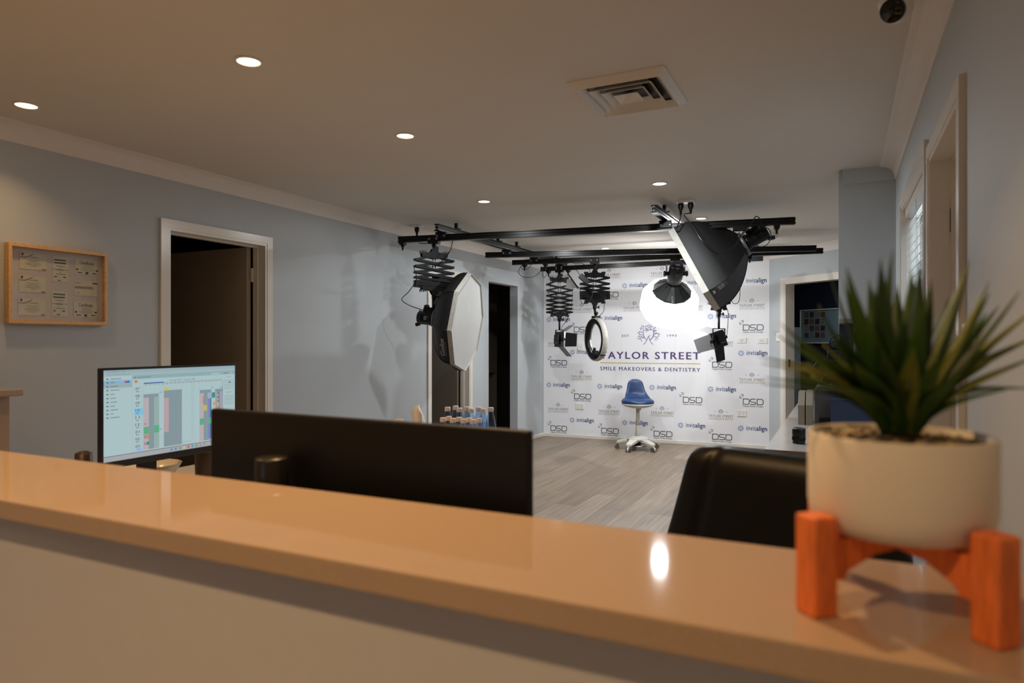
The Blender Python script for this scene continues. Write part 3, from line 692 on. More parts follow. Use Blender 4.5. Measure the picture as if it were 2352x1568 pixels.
def strobe(t, ring, n, up, L, r, label_txt=True):
    """lamp head behind the ring"""
    s = n.cross(up).normalized(); up = s.cross(n).normalized()
    b = MB().lathe(ring - n*.015, [(r*1.05, 0), (r*1.05, -.03), (r*.98, -.04), (r*.98, -L*.9), (r*.85, -L), (r*.3, -L)], n, n=24)
    for k in range(5): b.obox(ring - n*(L*(.45 + .09*k)), n, s, up, .006, r*2.06, r*.9)
    b.obox(ring - n*(L*.55) + up*r, n, s, up, L*.5, .05, .03); bd = b.build('lamp_body', M_black, t)
    MB().bar(ring - n*(L*.96) - up*r*.9, ring - n*(L*1.22) - up*r*1.15, .03, .016).bar(ring - n*(L*.96) + up*r*.75, ring - n*(L*1.1) + up*r*.8, .03, .016).build('handle', M_black, t)
    if label_txt:
        b = MB()
        for k, w in enumerate((.9, .5, .8, .6)):
            b.obox(ring - n*(L*.5) + s*(r*.995) + up*(.014 - .009*k) - n*(.02*(1-w)), n, up, s, .042*w, .005, .0012)
        b.build('lamp_label', M_text, bd)
    return bd
def print_on(t, txt, o, ax, up, w, h, name='lettering', bold=.02, m=M_text):
    b = MB(); vs, fs = fit(text2d(txt, 1.0, bold), 0, 0, w, h); b.add([o + ax*x + up*y for x, y in vs], fs); return b.build(name, m, t)

# white octagonal softbox on the left
ring = Pz(1002, 733, z1 - .01); n = (cR*.97 - cF*.245 - cU*.12).normalized(); h = (cR*.245 + cF*.97); h = (h - n*h.dot(n)).normalized(); u = h.cross(n).normalized()
if u.z < 0: u = -u
t = thing('octagonal_softbox', 'octagonal softbox with a white front, hanging in the middle and facing right', 'studio light', tuple(ring))
oct_ = [(.437*math.cos(math.radians(10 + 45*k)), .437*math.sin(math.radians(10 + 45*k))) for k in range(8)]
Pf = shell(t, ring, n, h, u, oct_, .265, .085, .040, [M_fabric], [0]*8, power=2.3, seg=14)
strobe(t, ring, n, cU, .155, .062)
b = MB().cyl(s1, V((s1.x, s1.y, ring.z + .09)), .016, n=12).bar(V((s1.x, s1.y, ring.z + .09)), ring - n*.09 + cU*.07, .04, .02).obox(ring - n*.09 + cU*.065, n, h, cU, .05, .04, .05)
b.lathe(ring - n*.09 + cU*.10, [(.02, -.02), (.026, -.01), (.026, .012), (.016, .02)], n=14); b.build('tilt_bracket', M_matte, t)
a0, a1, a2 = Pf(4, .94), Pf(5, .94), Pf(4, .6)              # lower left panel of the shell
i0 = max(range(8), key=lambda i: ((Pf(i, .8) + Pf(i+1, .8))/2 - (ring + n*.2)).dot(-h - u*.85))
e0, e1, e2, e3 = Pf(i0, .97), Pf(i0+1, .97), Pf(i0+1, .72), Pf(i0, .72)
ax = (e1 - e0).normalized(); ax = ax if ax.z > 0 else -ax
lo = e0 if e0.z < e1.z else e1; nn = (e1 - e0).cross(e2 - e1).normalized(); nn = nn if nn.dot(CAM - lo) > 0 else -nn
upv = nn.cross(ax).normalized()
print_on(t, 'Godox', lo + ax*.07 + nn*.006 + upv*.030, ax, upv, .175, .048, bold=.03)
print_on(t, 'www.godox.com', lo + ax*.07 + nn*.006 + upv*.012, ax, upv, .15, .010, name='small_lettering')

# big black softbox on the right, seen from behind
A, B, Cc = Pz(1548, 524, 5.426), Pz(1628, 667, 5.22), Pz(1654, 708, 5.756)
AB = (B - A).normalized(); BC = (Cc - B); BC = (BC - AB*BC.dot(AB)); Cc = B + BC; BC.normalize(); n = AB.cross(BC).normalized()
if n.dot(cR) > 0: n = -n
ctr = (A + Cc)/2; h = AB; u = BC; hx, ux = (B - A).length/2, (Cc - B).length/2; dep = .40
ring = ctr - n*dep
t = thing('rectangular_softbox', 'big black and navy softbox tilted down, under the right end of the nearest rail', 'studio light', tuple(ring))
Pf = shell(t, ring, n, h, u, [(-hx, -ux), (hx, -ux), (hx, ux), (-hx, ux)], dep, .10, .05, [M_fabric, M_navyf], [0, 1, 0, 0], power=2.25, seg=20)
strobe(t, ring, n, cU, .19, .062)
TA = on_rail('A', 1700); b = MB().cyl(TA - cU*(RH + .01), ring - n*.10 + cU*.05, .014, n=12).obox(TA - cU*(RH + .012), rails['A'][3], rails['A'][3].cross(cU), cU, .11, .07, .03)
b.obox(ring - n*.10 + cU*.05, n, h, cU, .06, .04, .05); b.build('tilt_bracket', M_matte, t)
e0, e1 = Pf(1, .93), Pf(2, .93); f0, f1 = Pf(1, .6), Pf(2, .6); ax = ((f0 + f1)/2 - (e0 + e1)/2).normalized(); sd = (e1 - e0).normalized(); nn = ax.cross(sd).normalized(); nn = nn if nn.dot(CAM - e0) > 0 else -nn
mid = e0*.72 + e1*.28
up2 = sd if nn.cross(ax).dot(sd) > 0 else -sd
av = -ax; sv2 = up2 if up2.cross(av).dot(nn) > 0 else -up2; o = e0*.80 + e1*.20 + ax*.035 + nn*.012; b = MB()
if sv2.dot(up2) < 0: o = o + up2*.13
for k, (lo_, hi_) in enumerate(((0, .05), (.012, .085), (0, .055), (.008, .06), (0, .05), (.008, .085), (0, .055), (.0, .075), (-.012, .045))):
    x = .013*k; b.add([o + sv2*(x + dx) + (-av)*dz for dx, dz in ((0, lo_), (.005, lo_), (.005, hi_), (0, hi_))], [(0, 1, 2, 3)])
for z in (.014, .045): b.add([o + sv2*dx + (-av)*dz for dx, dz in ((0, z), (.11, z), (.11, z + .005), (0, z + .005))], [(0, 1, 2, 3)])
b.add([o + sv2*dx + (-av)*dz for dx, dz in ((.01, -.045), (.10, -.045), (.10, -.028), (.01, -.028))], [(0, 1, 2, 3)])
b.build('printed_mark', M_text, t)

# glowing lantern softbox
g = Pz(1537, 696, 7.42); ax = (cR*.0 + cU*.70 - cF*.71).normalized()
t = thing('lantern_softbox', 'glowing white round lantern softbox with black skirt in front of the printed wall', 'studio light', tuple(g))
E_lan = emitter('lit_lantern_cloth', (1, 1, 1), LANTERN)
R0 = .318; prof = []
for k in range(15):
    a = -PI/2 + PI*k/14*.86; prof.append((max(.001, R0*abs(math.cos(a))**.72), .205*math.copysign(abs(math.sin(a))**.8, math.sin(a))))
MB().lathe(g, prof, ax, n=12, smooth=False, close=True).build('globe', E_lan, t)
MB().lathe(g, [(.214, .168), (.200, .186), (.150, .225), (.105, .262), (.075, .285), (.062, .288)], ax, n=12, smooth=False, close=False).build('skirt', mat('skirt_cloth', '#17191b', .5, noise=.15, scale=30, bump=.3), t, solid=.004)
wv = ax.cross(cR).normalized(); sv = wv.cross(ax).normalized(); b = MB()
for k in range(12):
    a = 2*PI*(k + .5)/12; o = g + ax*.172 + (sv*math.cos(a) + wv*math.sin(a))*.209; b.obox(o, ax, sv*-math.sin(a) + wv*math.cos(a), sv*math.cos(a) + wv*math.sin(a), .016, .014, .006)
b.build('clip', M_ivory, t)
b = MB()
for k in range(12):
    a = 2*PI*k/12; dd = lambda uu: sv*math.cos(uu) + wv*math.sin(uu); b.tube([g + ax*.18 + dd(a)*.206, g + ax*.228 + dd(a)*.150, g + ax*.264 + dd(a)*.108, g + ax*.287 + dd(a)*.076], .004, n=5, res=2)
b.build('rib_seam', M_black, t)
hb = g + ax*.285; b = MB().lathe(hb, [(.066, 0), (.074, .02), (.078, .04), (.078, .22), (.070, .25), (.03, .255)], ax, n=24)
b.obox(hb + ax*.15 - wv*.076, ax, sv, wv, .09, .05, .01).obox(hb + ax*.235 - wv*.03, ax, sv, wv, .03, .07, .06); bd = b.build('lamp_body', M_black, t)
MB().obox(hb + ax*.256 - wv*.012, sv, wv, ax, .05, .03, .003).build('display', mat('dim_display', '#1b2030', .2, emit=.12, emit_col='#8fa0d0'), bd)
yo = hb + ax*.13; TC = on_rail('C', 1551); ty = V((TC.x, TC.y, HR - RH - .06)); b = MB()
for k in (-1, 1):
    b.lathe(yo + sv*(k*.078), [(.022, 0), (.022, .02), (.012, .026), (.03, .03), (.03, .045)], sv*k, n=14)
    b.bar(yo + sv*(k*.095), ty + sv*(k*.095), .026, .006, cF)
b.bar(ty - sv*.098, ty + sv*.098, .026, .006, cF).cyl(ty, TC - cU*RH, .014, n=12).obox(TC - cU*(RH + .008), rails['C'][3], rails['C'][3].cross(cU), cU, .1, .07, .03); b.build('yoke', M_matte, t)
lw = -wv if (-wv).dot(-cF) > wv.dot(-cF) else wv
tx = (-(ax)).normalized(); c0 = g + ax*.205 + lw*.180
pn = (lw*.63 + ax*.77).normalized(); up3 = sv; dn = (lw*.77 - ax*.63).normalized()
print_on(t, 'godox', c0 + sv*-.020 + pn*.006 + dn*.030, -dn, -sv if (-dn).cross(-sv).dot(pn) > 0 else sv, .075, .024, bold=.02)

# ring light
g = Pz(1369, 779, z3); n = (cR*.94 + cF*.33 + cU*.02).normalized()
t = thing('ring_light', 'large ring light with white cloth cover hanging left of the purple wordmark', 'ring light', tuple(g))
MB().lathe(g, [(.180, .024), (.176, -.005), (.182, -.028), (.232, -.028), (.238, -.010), (.236, .0)], n, n=48, close=False).build('ring_body', M_black, t, solid=.003)
MB().lathe(g, [(.232, -.034), (.242, -.024), (.246, .0), (.238, .026), (.225, .036), (.195, .036), (.182, .028)], n, n=72, close=False).build('cloth_cover', M_band, t, solid=.003)
MB().lathe(g, [(.178, .022), (.1755, 0), (.179, -.02)], n, n=48, close=False).build('inner_trim', M_chrome, t)
hh = n.cross(cU).normalized(); b = MB().obox(g + cU*.238, n, hh, cU, .07, .085, .05).cyl(g + cU*.25, s3, .013, n=12).lathe(g + cU*.275, [(.014, 0), (.024, .008), (.024, .03), (.014, .036)], n=14)
b.build('mount_block', M_matte, t)
MB().obox(g - cU*.165 - n*.01, n, hh, cU, .05, .06, .075).obox(g - cU*.12 - n*.02, n, hh, cU, .02, .03, .05).build('phone_clamp', M_black, t)
MB().obox(g - cU*.17 + hh*.165 + n*.0, n, cU*.7 + hh*.7, hh*.7 - cU*.7, .06, .012, .03).build('strap', M_black, t)

# light panels with barn doors
def panel(lab, c, r, u, n, w, hgt, dpt, hang, flaps, silver):
    """c: middle of the back; n points from the back to the lit face; flaps: outer edge points per side, already measured"""
    t = thing('led_studio_light', lab, 'studio light', tuple(c))
    b = MB().obox(c + n*dpt/2, r, u, n, w, hgt, dpt).obox(c - n*.012, r, u, n, w*.62, hgt*.6, .03)
    for k in range(4): b.obox(c - n*.028 + u*(hgt*(.2 - .1*k)), r, u, n, w*.5, .006, .004)
    bd = b.build('housing', M_black, t, bevel=.003)
    b = MB().obox(c + n*dpt + u*hgt*.49, r, u, n, w*1.03, .008, .02).obox(c + n*dpt - u*hgt*.49, r, u, n, w*1.03, .008, .02).obox(c + n*dpt + r*w*.5, r, u, n, .008, hgt, .02).obox(c + n*dpt - r*w*.5, r, u, n, .008, hgt, .02); b.build('front_frame', M_chrome, t)
    MB().obox(c + n*(dpt + .002), r, u, n, w*.94, hgt*.94, .002).build('diffuser_face', M_white, t)
    b = MB()
    for k in range(5): b.lathe(c - n*.026 + u*(-hgt*.24) + r*(w*(-.2 + .1*k)), [(.005, 0), (.004, -.01)], n, n=8)
    b.build('control_knob', M_grey, bd)
    b = MB(); top = V((c.x, c.y, 0)) + n*(dpt/2)*1.0; tz = c.z + hgt*.62; o = c + n*dpt*.5
    for k in (-1, 1): b.bar(o + r*(k*(w/2 + .012)), V((o.x, o.y, 0)) + V((r.x, r.y, 0))*(k*(w/2 + .012)) + cU*tz, .018, .005, n); b.lathe(o + r*(k*(w/2 + .002)), [(.014, 0), (.014, .02), (.02, .022), (.02, .034)], r*k, n=12)
    e0 = V((o.x, o.y, tz)); b.bar(e0 - V((r.x, r.y, 0))*(w/2 + .014), e0 + V((r.x, r.y, 0))*(w/2 + .014), .018, .005, n).cyl(e0, hang, .012, n=10); b.build('yoke', M_matte, t)
    f = c + n*(dpt + .006)
    for e, ln, out, mm in flaps:
        b = MB()
        if e in 'lr': k = -1 if e == 'l' else 1; p0, p1 = f + r*(k*w/2) + u*hgt*.47, f + r*(k*w/2) - u*hgt*.47; d = (r*k*math.cos(out) + n*math.sin(out))*ln; tp = u
        else: k = 1 if e == 't' else -1; p0, p1 = f + u*(k*hgt/2) - r*w*.45, f + u*(k*hgt/2) + r*w*.45; d = (u*k*math.cos(out) + n*math.sin(out))*ln; tp = r
        nn = (p1 - p0).cross(d).normalized(); ed = (p1 - p0)*.10
        b.prism([p0, p1, p1 + d - ed*.5, p0 + d + ed*.5], nn*.002); b.build('barn_door', mm, t)
c = Pz(1655, 778, z4 + .0); u = (cU*.93 - cR*.30 + cF*.05).normalized(); n = (cF*.80 - cR*.42 - cU*.30); n = (n - u*n.dot(u)).normalized(); r = n.cross(u).normalized(); r = r if r.dot(cR) > 0 else -r
panel('black back of the light panel with silver flap, hanging under the big softbox', c, r, u, n, .165, .175, .05, s4, [('l', .17, .75, M_silver), ('r', .15, 1.2, M_silver), ('t', .15, 1.05, M_silver), ('b', .15, .25, M_black)], True)
c = Pz(1281, 779, z2); n = (cR*.93 + cF*.36 - cU*.05).normalized(); u = (cU - n*n.dot(cU)).normalized(); r = n.cross(u).normalized(); r = r if r.dot(cF) > 0 else -r
panel('light panel seen edge on with black side flap, at the left of the printed wall', c, r, u, n, .19, .19, .05, s2, [('l', .15, .95, M_black), ('r', .15, .9, M_silver), ('t', .16, .95, M_silver), ('b', .16, .8, M_silver)], False)

# ---------------------------------------------------------------- sockets on the ceiling and loose cables
e = on_rail('A', 965); s = rails['A'][3]
ceil_socket(-3.585, 5.37, .115, .08, 'white ceiling socket near the left wall with one black plug', 1,
            [('black plug in the ceiling socket by the left wall, cord running to the near rail', [(-3.58, 5.36, 2.28), (-3.52, 5.30, 2.225), (-3.44, 5.27, 2.205), (-3.30, 5.24, 2.198)])])
ceil_socket(-1.087, 5.333, .125, .08, 'white twin ceiling socket with two black plugs, right of the middle', 2,
            [('left black plug of the twin ceiling socket, cord dropping to the near rail', [(-1.13, 5.33, 2.26), (-1.16, 5.36, 2.20), (-1.2, 5.50, 2.175), (-1.22, 5.54, 2.16)]),
             ('right black plug of the twin ceiling socket, cord looping under the big softbox head', [Pz(1572, 494, 5.2), Pz(1592, 520, 5.0), Pz(1612, 552, 4.88), Pz(1640, 579, 4.88), Pz(1665, 580, 4.9), Pz(1690, 561, 5.0), Pz(1702, 540, 5.2), Pz(1712, 527, 5.28)])])
def cable(label, pts, r=.0035): tag(MB().tube(pts, r).build('cable', M_black), label, 'cable')
cable('black cable from the near rail down beside the left scissor hanger to the octagonal softbox', [Pz(1040, 552, 6.0), Pz(1034, 575, 6.0), Pz(1020, 594, 6.02), Pz(998, 612, 6.08), Pz(953, 611, 6.0), Pz(957, 640, 5.98), Pz(940, 668, 5.98), Pz(923, 687, 6.0), Pz(938, 700, 6.0), Pz(962, 709, 6.03), Pz(972, 712, 6.06)])
cable('thin black cable in loops under the left end of the third cross rail', [Pz(1240, 605, 7.85), Pz(1215, 604, 7.85), Pz(1196, 612, 7.85), Pz(1207, 620, 7.85), Pz(1222, 606, 7.85), Pz(1217, 602, 7.85), Pz(1200, 608, 7.85), Pz(1191, 624, 7.85), Pz(1200, 635, 7.85), Pz(1219, 637, 7.85), Pz(1233, 631, 7.85), Pz(1247, 615, 7.85), Pz(1252, 607, 7.85)], .003)
cable('thin black cable sagging from the rearmost cross rail stud', [on_rail('D', 1246) - cU*.05, Pz(1246, 630, 8.6), Pz(1250, 638, 8.6), Pz(1257, 629, 8.6), on_rail('D', 1260) - cU*.11, Pz(1265, 650, 8.56), Pz(1262, 668, 8.5), Pz(1257, 674, 8.5)], .003)
cable('black cable running down the left scissor hanger before the printed wall to its light panel', [Pz(1310, 645, 8.45), Pz(1314, 660, 8.45), Pz(1314, 690, 8.45), Pz(1310, 715, 8.45), Pz(1302, 735, 8.48), Pz(1292, 748, 8.52), Pz(1289, 760, 8.55)], .003)
cable('black cable hanging beside the ring light hanger', [on_rail('C', 1310) - cU*.03, Pz(1322, 606, 7.6), Pz(1336, 604, 7.55), Pz(1354, 620, 7.55), Pz(1360, 650, 7.48), Pz(1362, 668, 7.48), Pz(1354, 692, 7.48), Pz(1338, 697, 7.5), Pz(1332, 680, 7.5), Pz(1333, 658, 7.5)], .003)
cable('thin cable from the ring light hanger down to the ring light top', [Pz(1389, 680, 7.5), Pz(1388, 700, 7.5), Pz(1386, 715, 7.52), Pz(1376, 726, 7.55), Pz(1371, 732, 7.58)], .003)
cable('thin black cable beside the right light panel', [Pz(1664, 700, 7.1), Pz(1672, 715, 7.1), Pz(1672, 740, 7.1), Pz(1670, 765, 7.12), Pz(1668, 775, 7.16)], .003)
cable('thin black cable hanging in a corner behind the big black softbox', [Pz(1700, 636, 5.72), Pz(1700, 660, 5.75), Pz(1697, 692, 5.78), Pz(1684, 696, 5.78), Pz(1676, 676, 5.72)], .0025)
cable('black cable looped around the head of the big softbox', [Pz(1704, 540, 5.1), Pz(1716, 527, 5.05), Pz(1728, 510, 5.05), Pz(1736, 497, 5.05), Pz(1746, 503, 5.08), Pz(1752, 520, 5.08), Pz(1766, 526, 5.1), Pz(1771, 545, 5.1), Pz(1760, 563, 5.12), Pz(1744, 566, 5.15), Pz(1732, 560, 5.2)])
p = Pz(1342, 641, 7.42); d = (cR*.72 - cU*.66 - cF*.15).normalized(); s = d.cross(cF).normalized()
t = thing('power_adapter', 'black power adapter hanging at a slant beside the ring light hanger', 'power adapter', tuple(p))
MB().obox(p, d, s, d.cross(s), .125, .06, .035).build('case', M_black, t, bevel=.006); MB().sphere(p - d*.058 - s*-.015 - cF*.018, .003, n=6).build('indicator_lamp', emitter('red_indicator', (1, .1, .05), .8), t)
MB().tube([p - d*.06, p - d*.09 + cU*.02, Pz(1325, 622, 7.5), Pz(1316, 610, 7.56)], .003).build('cord', M_black, t)
p = Pz(1310, 652, 8.0); d = (cR*.62 - cU*.78).normalized()
t = thing('reflector_panel', 'small grey translucent panel on a black arm between the two scissor hangers', 'light panel', tuple(p))
MB().bar(Pz(1304, 628, 8.0), Pz(1328, 662, 8.0), .02, .015, cF).build('arm', M_matte, t)
MB().prism([Pz(1302, 641, 8.02), Pz(1311, 641, 8.02), Pz(1327, 661, 8.02), Pz(1300, 662, 8.02)], cF*.006).build('sheet', mat('grey_acrylic', '#a9aaa9', .3, noise=.02), t)
MB().cyl(Pz(1304, 630, 8.0), on_rail('D', 1305) - cU*(RH + .05), .006, n=8).build('stem', M_matte, t)

# ---------------------------------------------------------------- reception counter
HCT = 1.095; YF, YB = .527, .765
t = thing('reception_counter', 'long raised reception counter with orange lit stone ledge across the foreground', 'counter', (-1.2, .65, 0))
rot = math.radians(-.35)
def ct(x, y): return V((x*math.cos(rot) - (y - .65)*math.sin(rot), .65 + x*math.sin(rot) + (y - .65)*math.cos(rot), 0))
def slab(b, x0, x1, y0, y1, z0, z1): return b.prism([ct(x0, y0) + cU*z0, ct(x1, y0) + cU*z0, ct(x1, y1) + cU*z0, ct(x0, y1) + cU*z0], (0, 0, z1 - z0))
slab(MB(), -3.74, .292, YF, YB, HCT - .027, HCT).build('stone_ledge', M_counter, t, bevel=.0025)
slab(MB(), -3.74, .292, YF + .03, YB - .02, 0, HCT - .027).build('front_panel', M_panel, t)
slab(MB(), -1.9, .292, YB - .02, 1.18, .69, .72).build('desk_top', M_desk, t)
t = thing('counter_return', 'end of another raised stone ledge on a post at the far left edge', 'counter', (-3.6, 1.8, 0))
p = PH(55, 893, HCT); MB().box((-3.735, p.y - .16, HCT - .03), (p.x, p.y, HCT)).build('stone_ledge', M_counter, t, bevel=.004)
q = PH(11, 905, HCT); MB().box((-3.735, p.y - .14, 0), (p.x - .085, p.y - .015, HCT - .03)).build('post_panel', M_counter, t)

# black monitor seen from behind, with its arm post
a, c = Pz(480, 938, 1.225), Pz(1213, 990, .915); a.z = c.z = 1.1895
d = V((c.x - a.x, c.y - a.y, 0)).normalized(); nb = V((d.y, -d.x, 0)); w = V((c.x - a.x, c.y - a.y, 0)).length; m = (a + c)/2
t = thing('computer_monitor', 'large black monitor seen from behind the stone counter', 'monitor', (m.x, m.y, .72))
MB().obox(V((m.x, m.y, 1.1895 - .18)) - nb*.010, d, nb, cU, w, .016, .36).build('back_shell', mat('monitor_back', '#0b0a09', .45, noise=.08, spec=.3), t, bevel=.004)
MB().obox(V((m.x, m.y, 1.1895 - .18)) - nb*.020, d, nb, cU, w - .012, .004, .345).build('screen', M_black, t)
b = MB().cyl((m.x, m.y, .735) - nb*.02 if False else V((m.x, m.y, .735)) - nb*.035, V((m.x, m.y, .9)) - nb*.035, .02, n=14).obox(V((m.x, m.y, .728)) - nb*.06, d, nb, cU, .24, .17, .012).obox(V((m.x, m.y, .93)) - nb*.03, d, nb, cU, .1, .02, .12)
b.build('stand', M_black, t)
o = PH(624, 1050, 1.1235); t = thing('monitor_post', 'round black post standing between the counter and the black monitor', 'monitor post', (o.x, o.y, .72))
MB().lathe((o.x, o.y, .72), [(.026, .01), (.026, .40), (.0245, .4035), (.001, .4036)], n=32).build('pole', mat('post_black', '#15110e', .4, noise=.05), t)
MB().cyl((o.x, o.y, .72), (o.x, o.y, .731), .033, n=24).build('base_clamp', M_black, t)

# ---------------------------------------------------------------- left desk with the lit monitor
t = thing('desk', 'long pale desk between the counter and the left wall, under the lit monitor', 'desk', (-2.15, 2.3, 0))
MB().box((-2.80, 1.2, .69), (-1.56, 3.36, .72)).build('desk_top', mat('pale_desk', '#d8cdbd', .3, noise=.03), t, bevel=.003)
for x, y in ((-2.74, 1.27), (-1.62, 1.27), (-2.74, 3.29), (-1.62, 3.29)): MB().box((x - .025, y - .025, 0), (x + .025, y + .025, .69)).build('leg', M_grey, t)
XM = -2.39
t = thing('computer_monitor', 'lit monitor showing an appointment calendar, standing on the desk at left', 'monitor', (XM, 1.86, .72))
sp = lambda x, y: PX(220 + x/5.2273, 820 + y/5.2267, XM)
TLc, TRc, BLc = sp(100, 150), sp(1675, 110), sp(104, 1270)
Y0, Y1, Z1, Z0 = TLc.y, TRc.y, (TLc.z + TRc.z)/2, BLc.z
MB().box((XM - .022, Y0 - .012, Z0 - .026), (XM - .003, Y1 + .008, Z1 + .009)).build('bezel', mat('monitor_bezel', '#0c0b12', .3, noise=.04), t, bevel=.003)
MB().box((XM - .06, Y0 + .12, Z0 + .03), (XM - .022, Y1 - .12, Z1 - .05)).build('back_shell', M_black, t, bevel=.01)
cy = sp(700, 1000).y
MB().box((XM - .058, cy - .035, .73), (XM - .03, cy + .035, Z0 + .1)).box((XM - .07, cy - .13, .72), (XM + .06, cy + .13, .731)).build('stand', M_black, t, bevel=.003)
scr = MB(); SM = []; SI = {}
def scol(h):
    if h not in SI: SI[h] = len(SM); SM.append(emitter('screen_' + h[1:], h, 1.0))
    return SI[h]
def sr(x0, y0, x1, y1, h, lay=1, slope=True):
    """rectangle given by its upper left and lower right corner in the enlarged crop"""
    a, c = sp(x0, y0), sp(x1, y1); xx = XM - .0028 + .0003*lay
    scr.add([(xx, a.y, c.z), (xx, c.y, c.z), (xx, c.y, a.z), (xx, a.y, a.z)], [(0, 1, 2, 3)], scol(h))
def st(txt, x0, y0, x1, y1, h, lay=3, bold=.0):
    """text between the lower left and upper right corner"""
    a, c = sp(x0, y0), sp(x1, y1); xx = XM - .0028 + .0003*lay; vs, fs = fit(text2d(txt, 1, bold), a.y, a.z, c.y, c.z); scr.add([(xx, p, q) for p, q in vs], fs, scol(h))
PAPER = '#a9c0c2'
xx = XM - .0028; scr.add([(xx, Y0, Z0), (xx, Y1, Z0), (xx, Y1, Z1), (xx, Y0, Z1)], [(0, 1, 2, 3)], scol(PAPER))
def R(y0, y1, z0, z1, h, lay=1):        # fractions of the screen: left, right, top, bottom
    ya, yb = Y0 + (Y1 - Y0)*y0, Y0 + (Y1 - Y0)*y1; za, zb = Z1 - (Z1 - Z0)*z0, Z1 - (Z1 - Z0)*z1; q = XM - .0028 + .0003*lay
    scr.add([(q, ya, zb), (q, yb, zb), (q, yb, za), (q, ya, za)], [(0, 1, 2, 3)], scol(h))
def T(txt, y0, y1, z0, z1, h, lay=3, bold=0):
    ya, yb = Y0 + (Y1 - Y0)*y0, Y0 + (Y1 - Y0)*y1; za, zb = Z1 - (Z1 - Z0)*z0, Z1 - (Z1 - Z0)*z1; q = XM - .0028 + .0003*lay
    vs, fs = fit(text2d(txt, 1, bold), ya, zb, yb, za); scr.add([(q, a, b) for a, b in vs], fs, scol(h))
def fr(x, y): p = sp(x, y); return (p.y - Y0)/(Y1 - Y0), (Z1 - p.z)/(Z1 - Z0)
def B(x0, y0, x1, y1, h, lay=1): a = fr(x0, y0); c = fr(x1, y1); R(a[0], c[0], a[1], c[1], h, lay)
R(0, 1, 0, .034, '#93abb0'); R(0, 1, .034, .068, '#9db1b4'); R(.185, 1, .068, .110, '#89a9ae'); R(0, 1, .945, 1, '#a3a5a8'); R(0, 1, .940, .945, '#4a2230', 2)
R(0, .185, .113, .155, '#86aec8'); R(0, .185, .155, .196, '#97aaa9'); R(.185, .187, .113, .94, '#9ab3b6')
T('Appointment Book', .225, .315, .083, .102, '#4a5a60'); R(.2, .212, .084, .1, '#5b6c70')
R(.115, .145, .015, .021, '#6c8084'); R(.02, .1, .015, .021, '#6c8084'); R(.02, .17, .046, .053, '#758a8d')
for k, w_ in enumerate((.07, .03, .05, .06, .027, .036, .043, .03, .05, .02, .06)):
    z = (.088, .128, .17, .212, .256, .299, .342, .385, .428, .47, .512)[k]; R(.017, .03, z, z + .014, '#5c6d72', 2); R(.042, .042 + w_, z + .004, z + .011, '#5c6d72', 2)
R(.135, .152, .124, .146, '#b04a52', 2); R(.152, .168, .124, .146, '#3a68a8', 2)
R(.202, .222, .125, .152, '#c9764a', 2)
T('Thu, Aug 7, 2025 – Tue, Aug 12, 2025', .452, .652, .136, .158, '#4a565c')
R(.265, .41, .158, .170, '#1f4fa6', 2); R(.41, .885, .166, .176, '#97a9ac', 1)
for k in range(20): R(.27 + .0308*k, .290 + .0308*k, .180, .185, '#72858a', 2)
for k, hname in enumerate(('07', '08', '09', '10', '11', '12', '01', '02', '03')):
    z = .205 + .0815*k
    if k == 3: R(.2, .262, z - .006, z + .075, '#84bbd6', 1)
    T(hname, .207, .237, z, z + .03, '#2f6fae' if k == 3 else '#55626a', bold=.01); R(.211, .232, z + .043, z + .053, '#75868b', 2)
    for e in range(3): R(.246, .254, z + .006 + e*.024, z + .009 + e*.024, '#8a9b9f', 2)
for k in range(18): R(.262, .885, .19 + .0408*k, .191 + .0408*k, '#9db4b7', 1)
for y in (.262, .41, .548, .69, .79, .885): R(y, y + .0015, .17, .925, '#94aaae', 2)
GR, PK, GN = '#83949a', '#b3a9ae', '#93aaa6'
R(.264, .372, .290, .925, GR, 2); R(.264, .301, .330, .925, PK, 3); R(.338, .375, .326, .925, GN, 3)
R(.411, .547, .262, .925, GR, 2); R(.411, .447, .352, .755, '#b59da4', 3); R(.411, .447, .228, .264, '#c2bb5c', 3)
R(.264, .301, .665, .748, '#5fa87f', 4); R(.338, .375, .660, .744, '#5fa87f', 4)
R(.287, .301, .752, .806, '#c88a4e', 4); R(.287, .301, .836, .872, '#3a7d77', 4)
for z in (.628, .76, .775, .79, .845, .86): R(.267, .284, z, z + .007, '#7a5a62', 4)
for y, z in ((.376, .272), (.376, .702), (.79, .262), (.862, .262)): R(y, y + .018, z, z + .016, '#7fa3d6', 4)
R(.692, .788, .290, .925, GR, 2); R(.692, .724, .330, .925, PK, 3); R(.757, .788, .328, .40, '#9aa9c4', 3); R(.757, .788, .40, .925, '#8f8fc0', 3); R(.779, .788, .40, .905, '#2f7f7f', 4)
R(.714, .724, .372, .462, '#c98a46', 4); R(.725, .752, .482, .552, '#bcb45e', 3); R(.692, .724, .645, .725, '#5fa87f', 4); R(.757, .788, .645, .72, '#68b28c', 5)
R(.791, .820, .33, .40, '#3f9a86', 3); R(.810, .820, .33, .39, '#2c7d70', 4); R(.806, .82, .455, .49, '#c9865c', 4)
R(.822, .886, .290, .925, GR, 2); R(.822, .85, .325, .925, PK, 3); R(.841, .851, .48, .64, '#c98a46', 4); R(.841, .851, .46, .5, '#c4bd3e', 5); R(.822, .85, .645, .70, '#5fa87f', 4); R(.866, .885, .325, .56, '#a59bb0', 3)
for z in (.325, .38, .43): R(.842, .851, z, z + .03, '#2c7d7a', 4)
for k in range(30): R(.76, .776, .41 + .0165*k, .416 + .0165*k, '#5b5fa6', 5); 
for k in range(22): R(.825, .838, .33 + .018*k, .336 + .018*k, '#80606c', 5)
for k in range(28): R(.62, .648, .2 + .025*k, .204 + .025*k, '#92a6aa', 2)
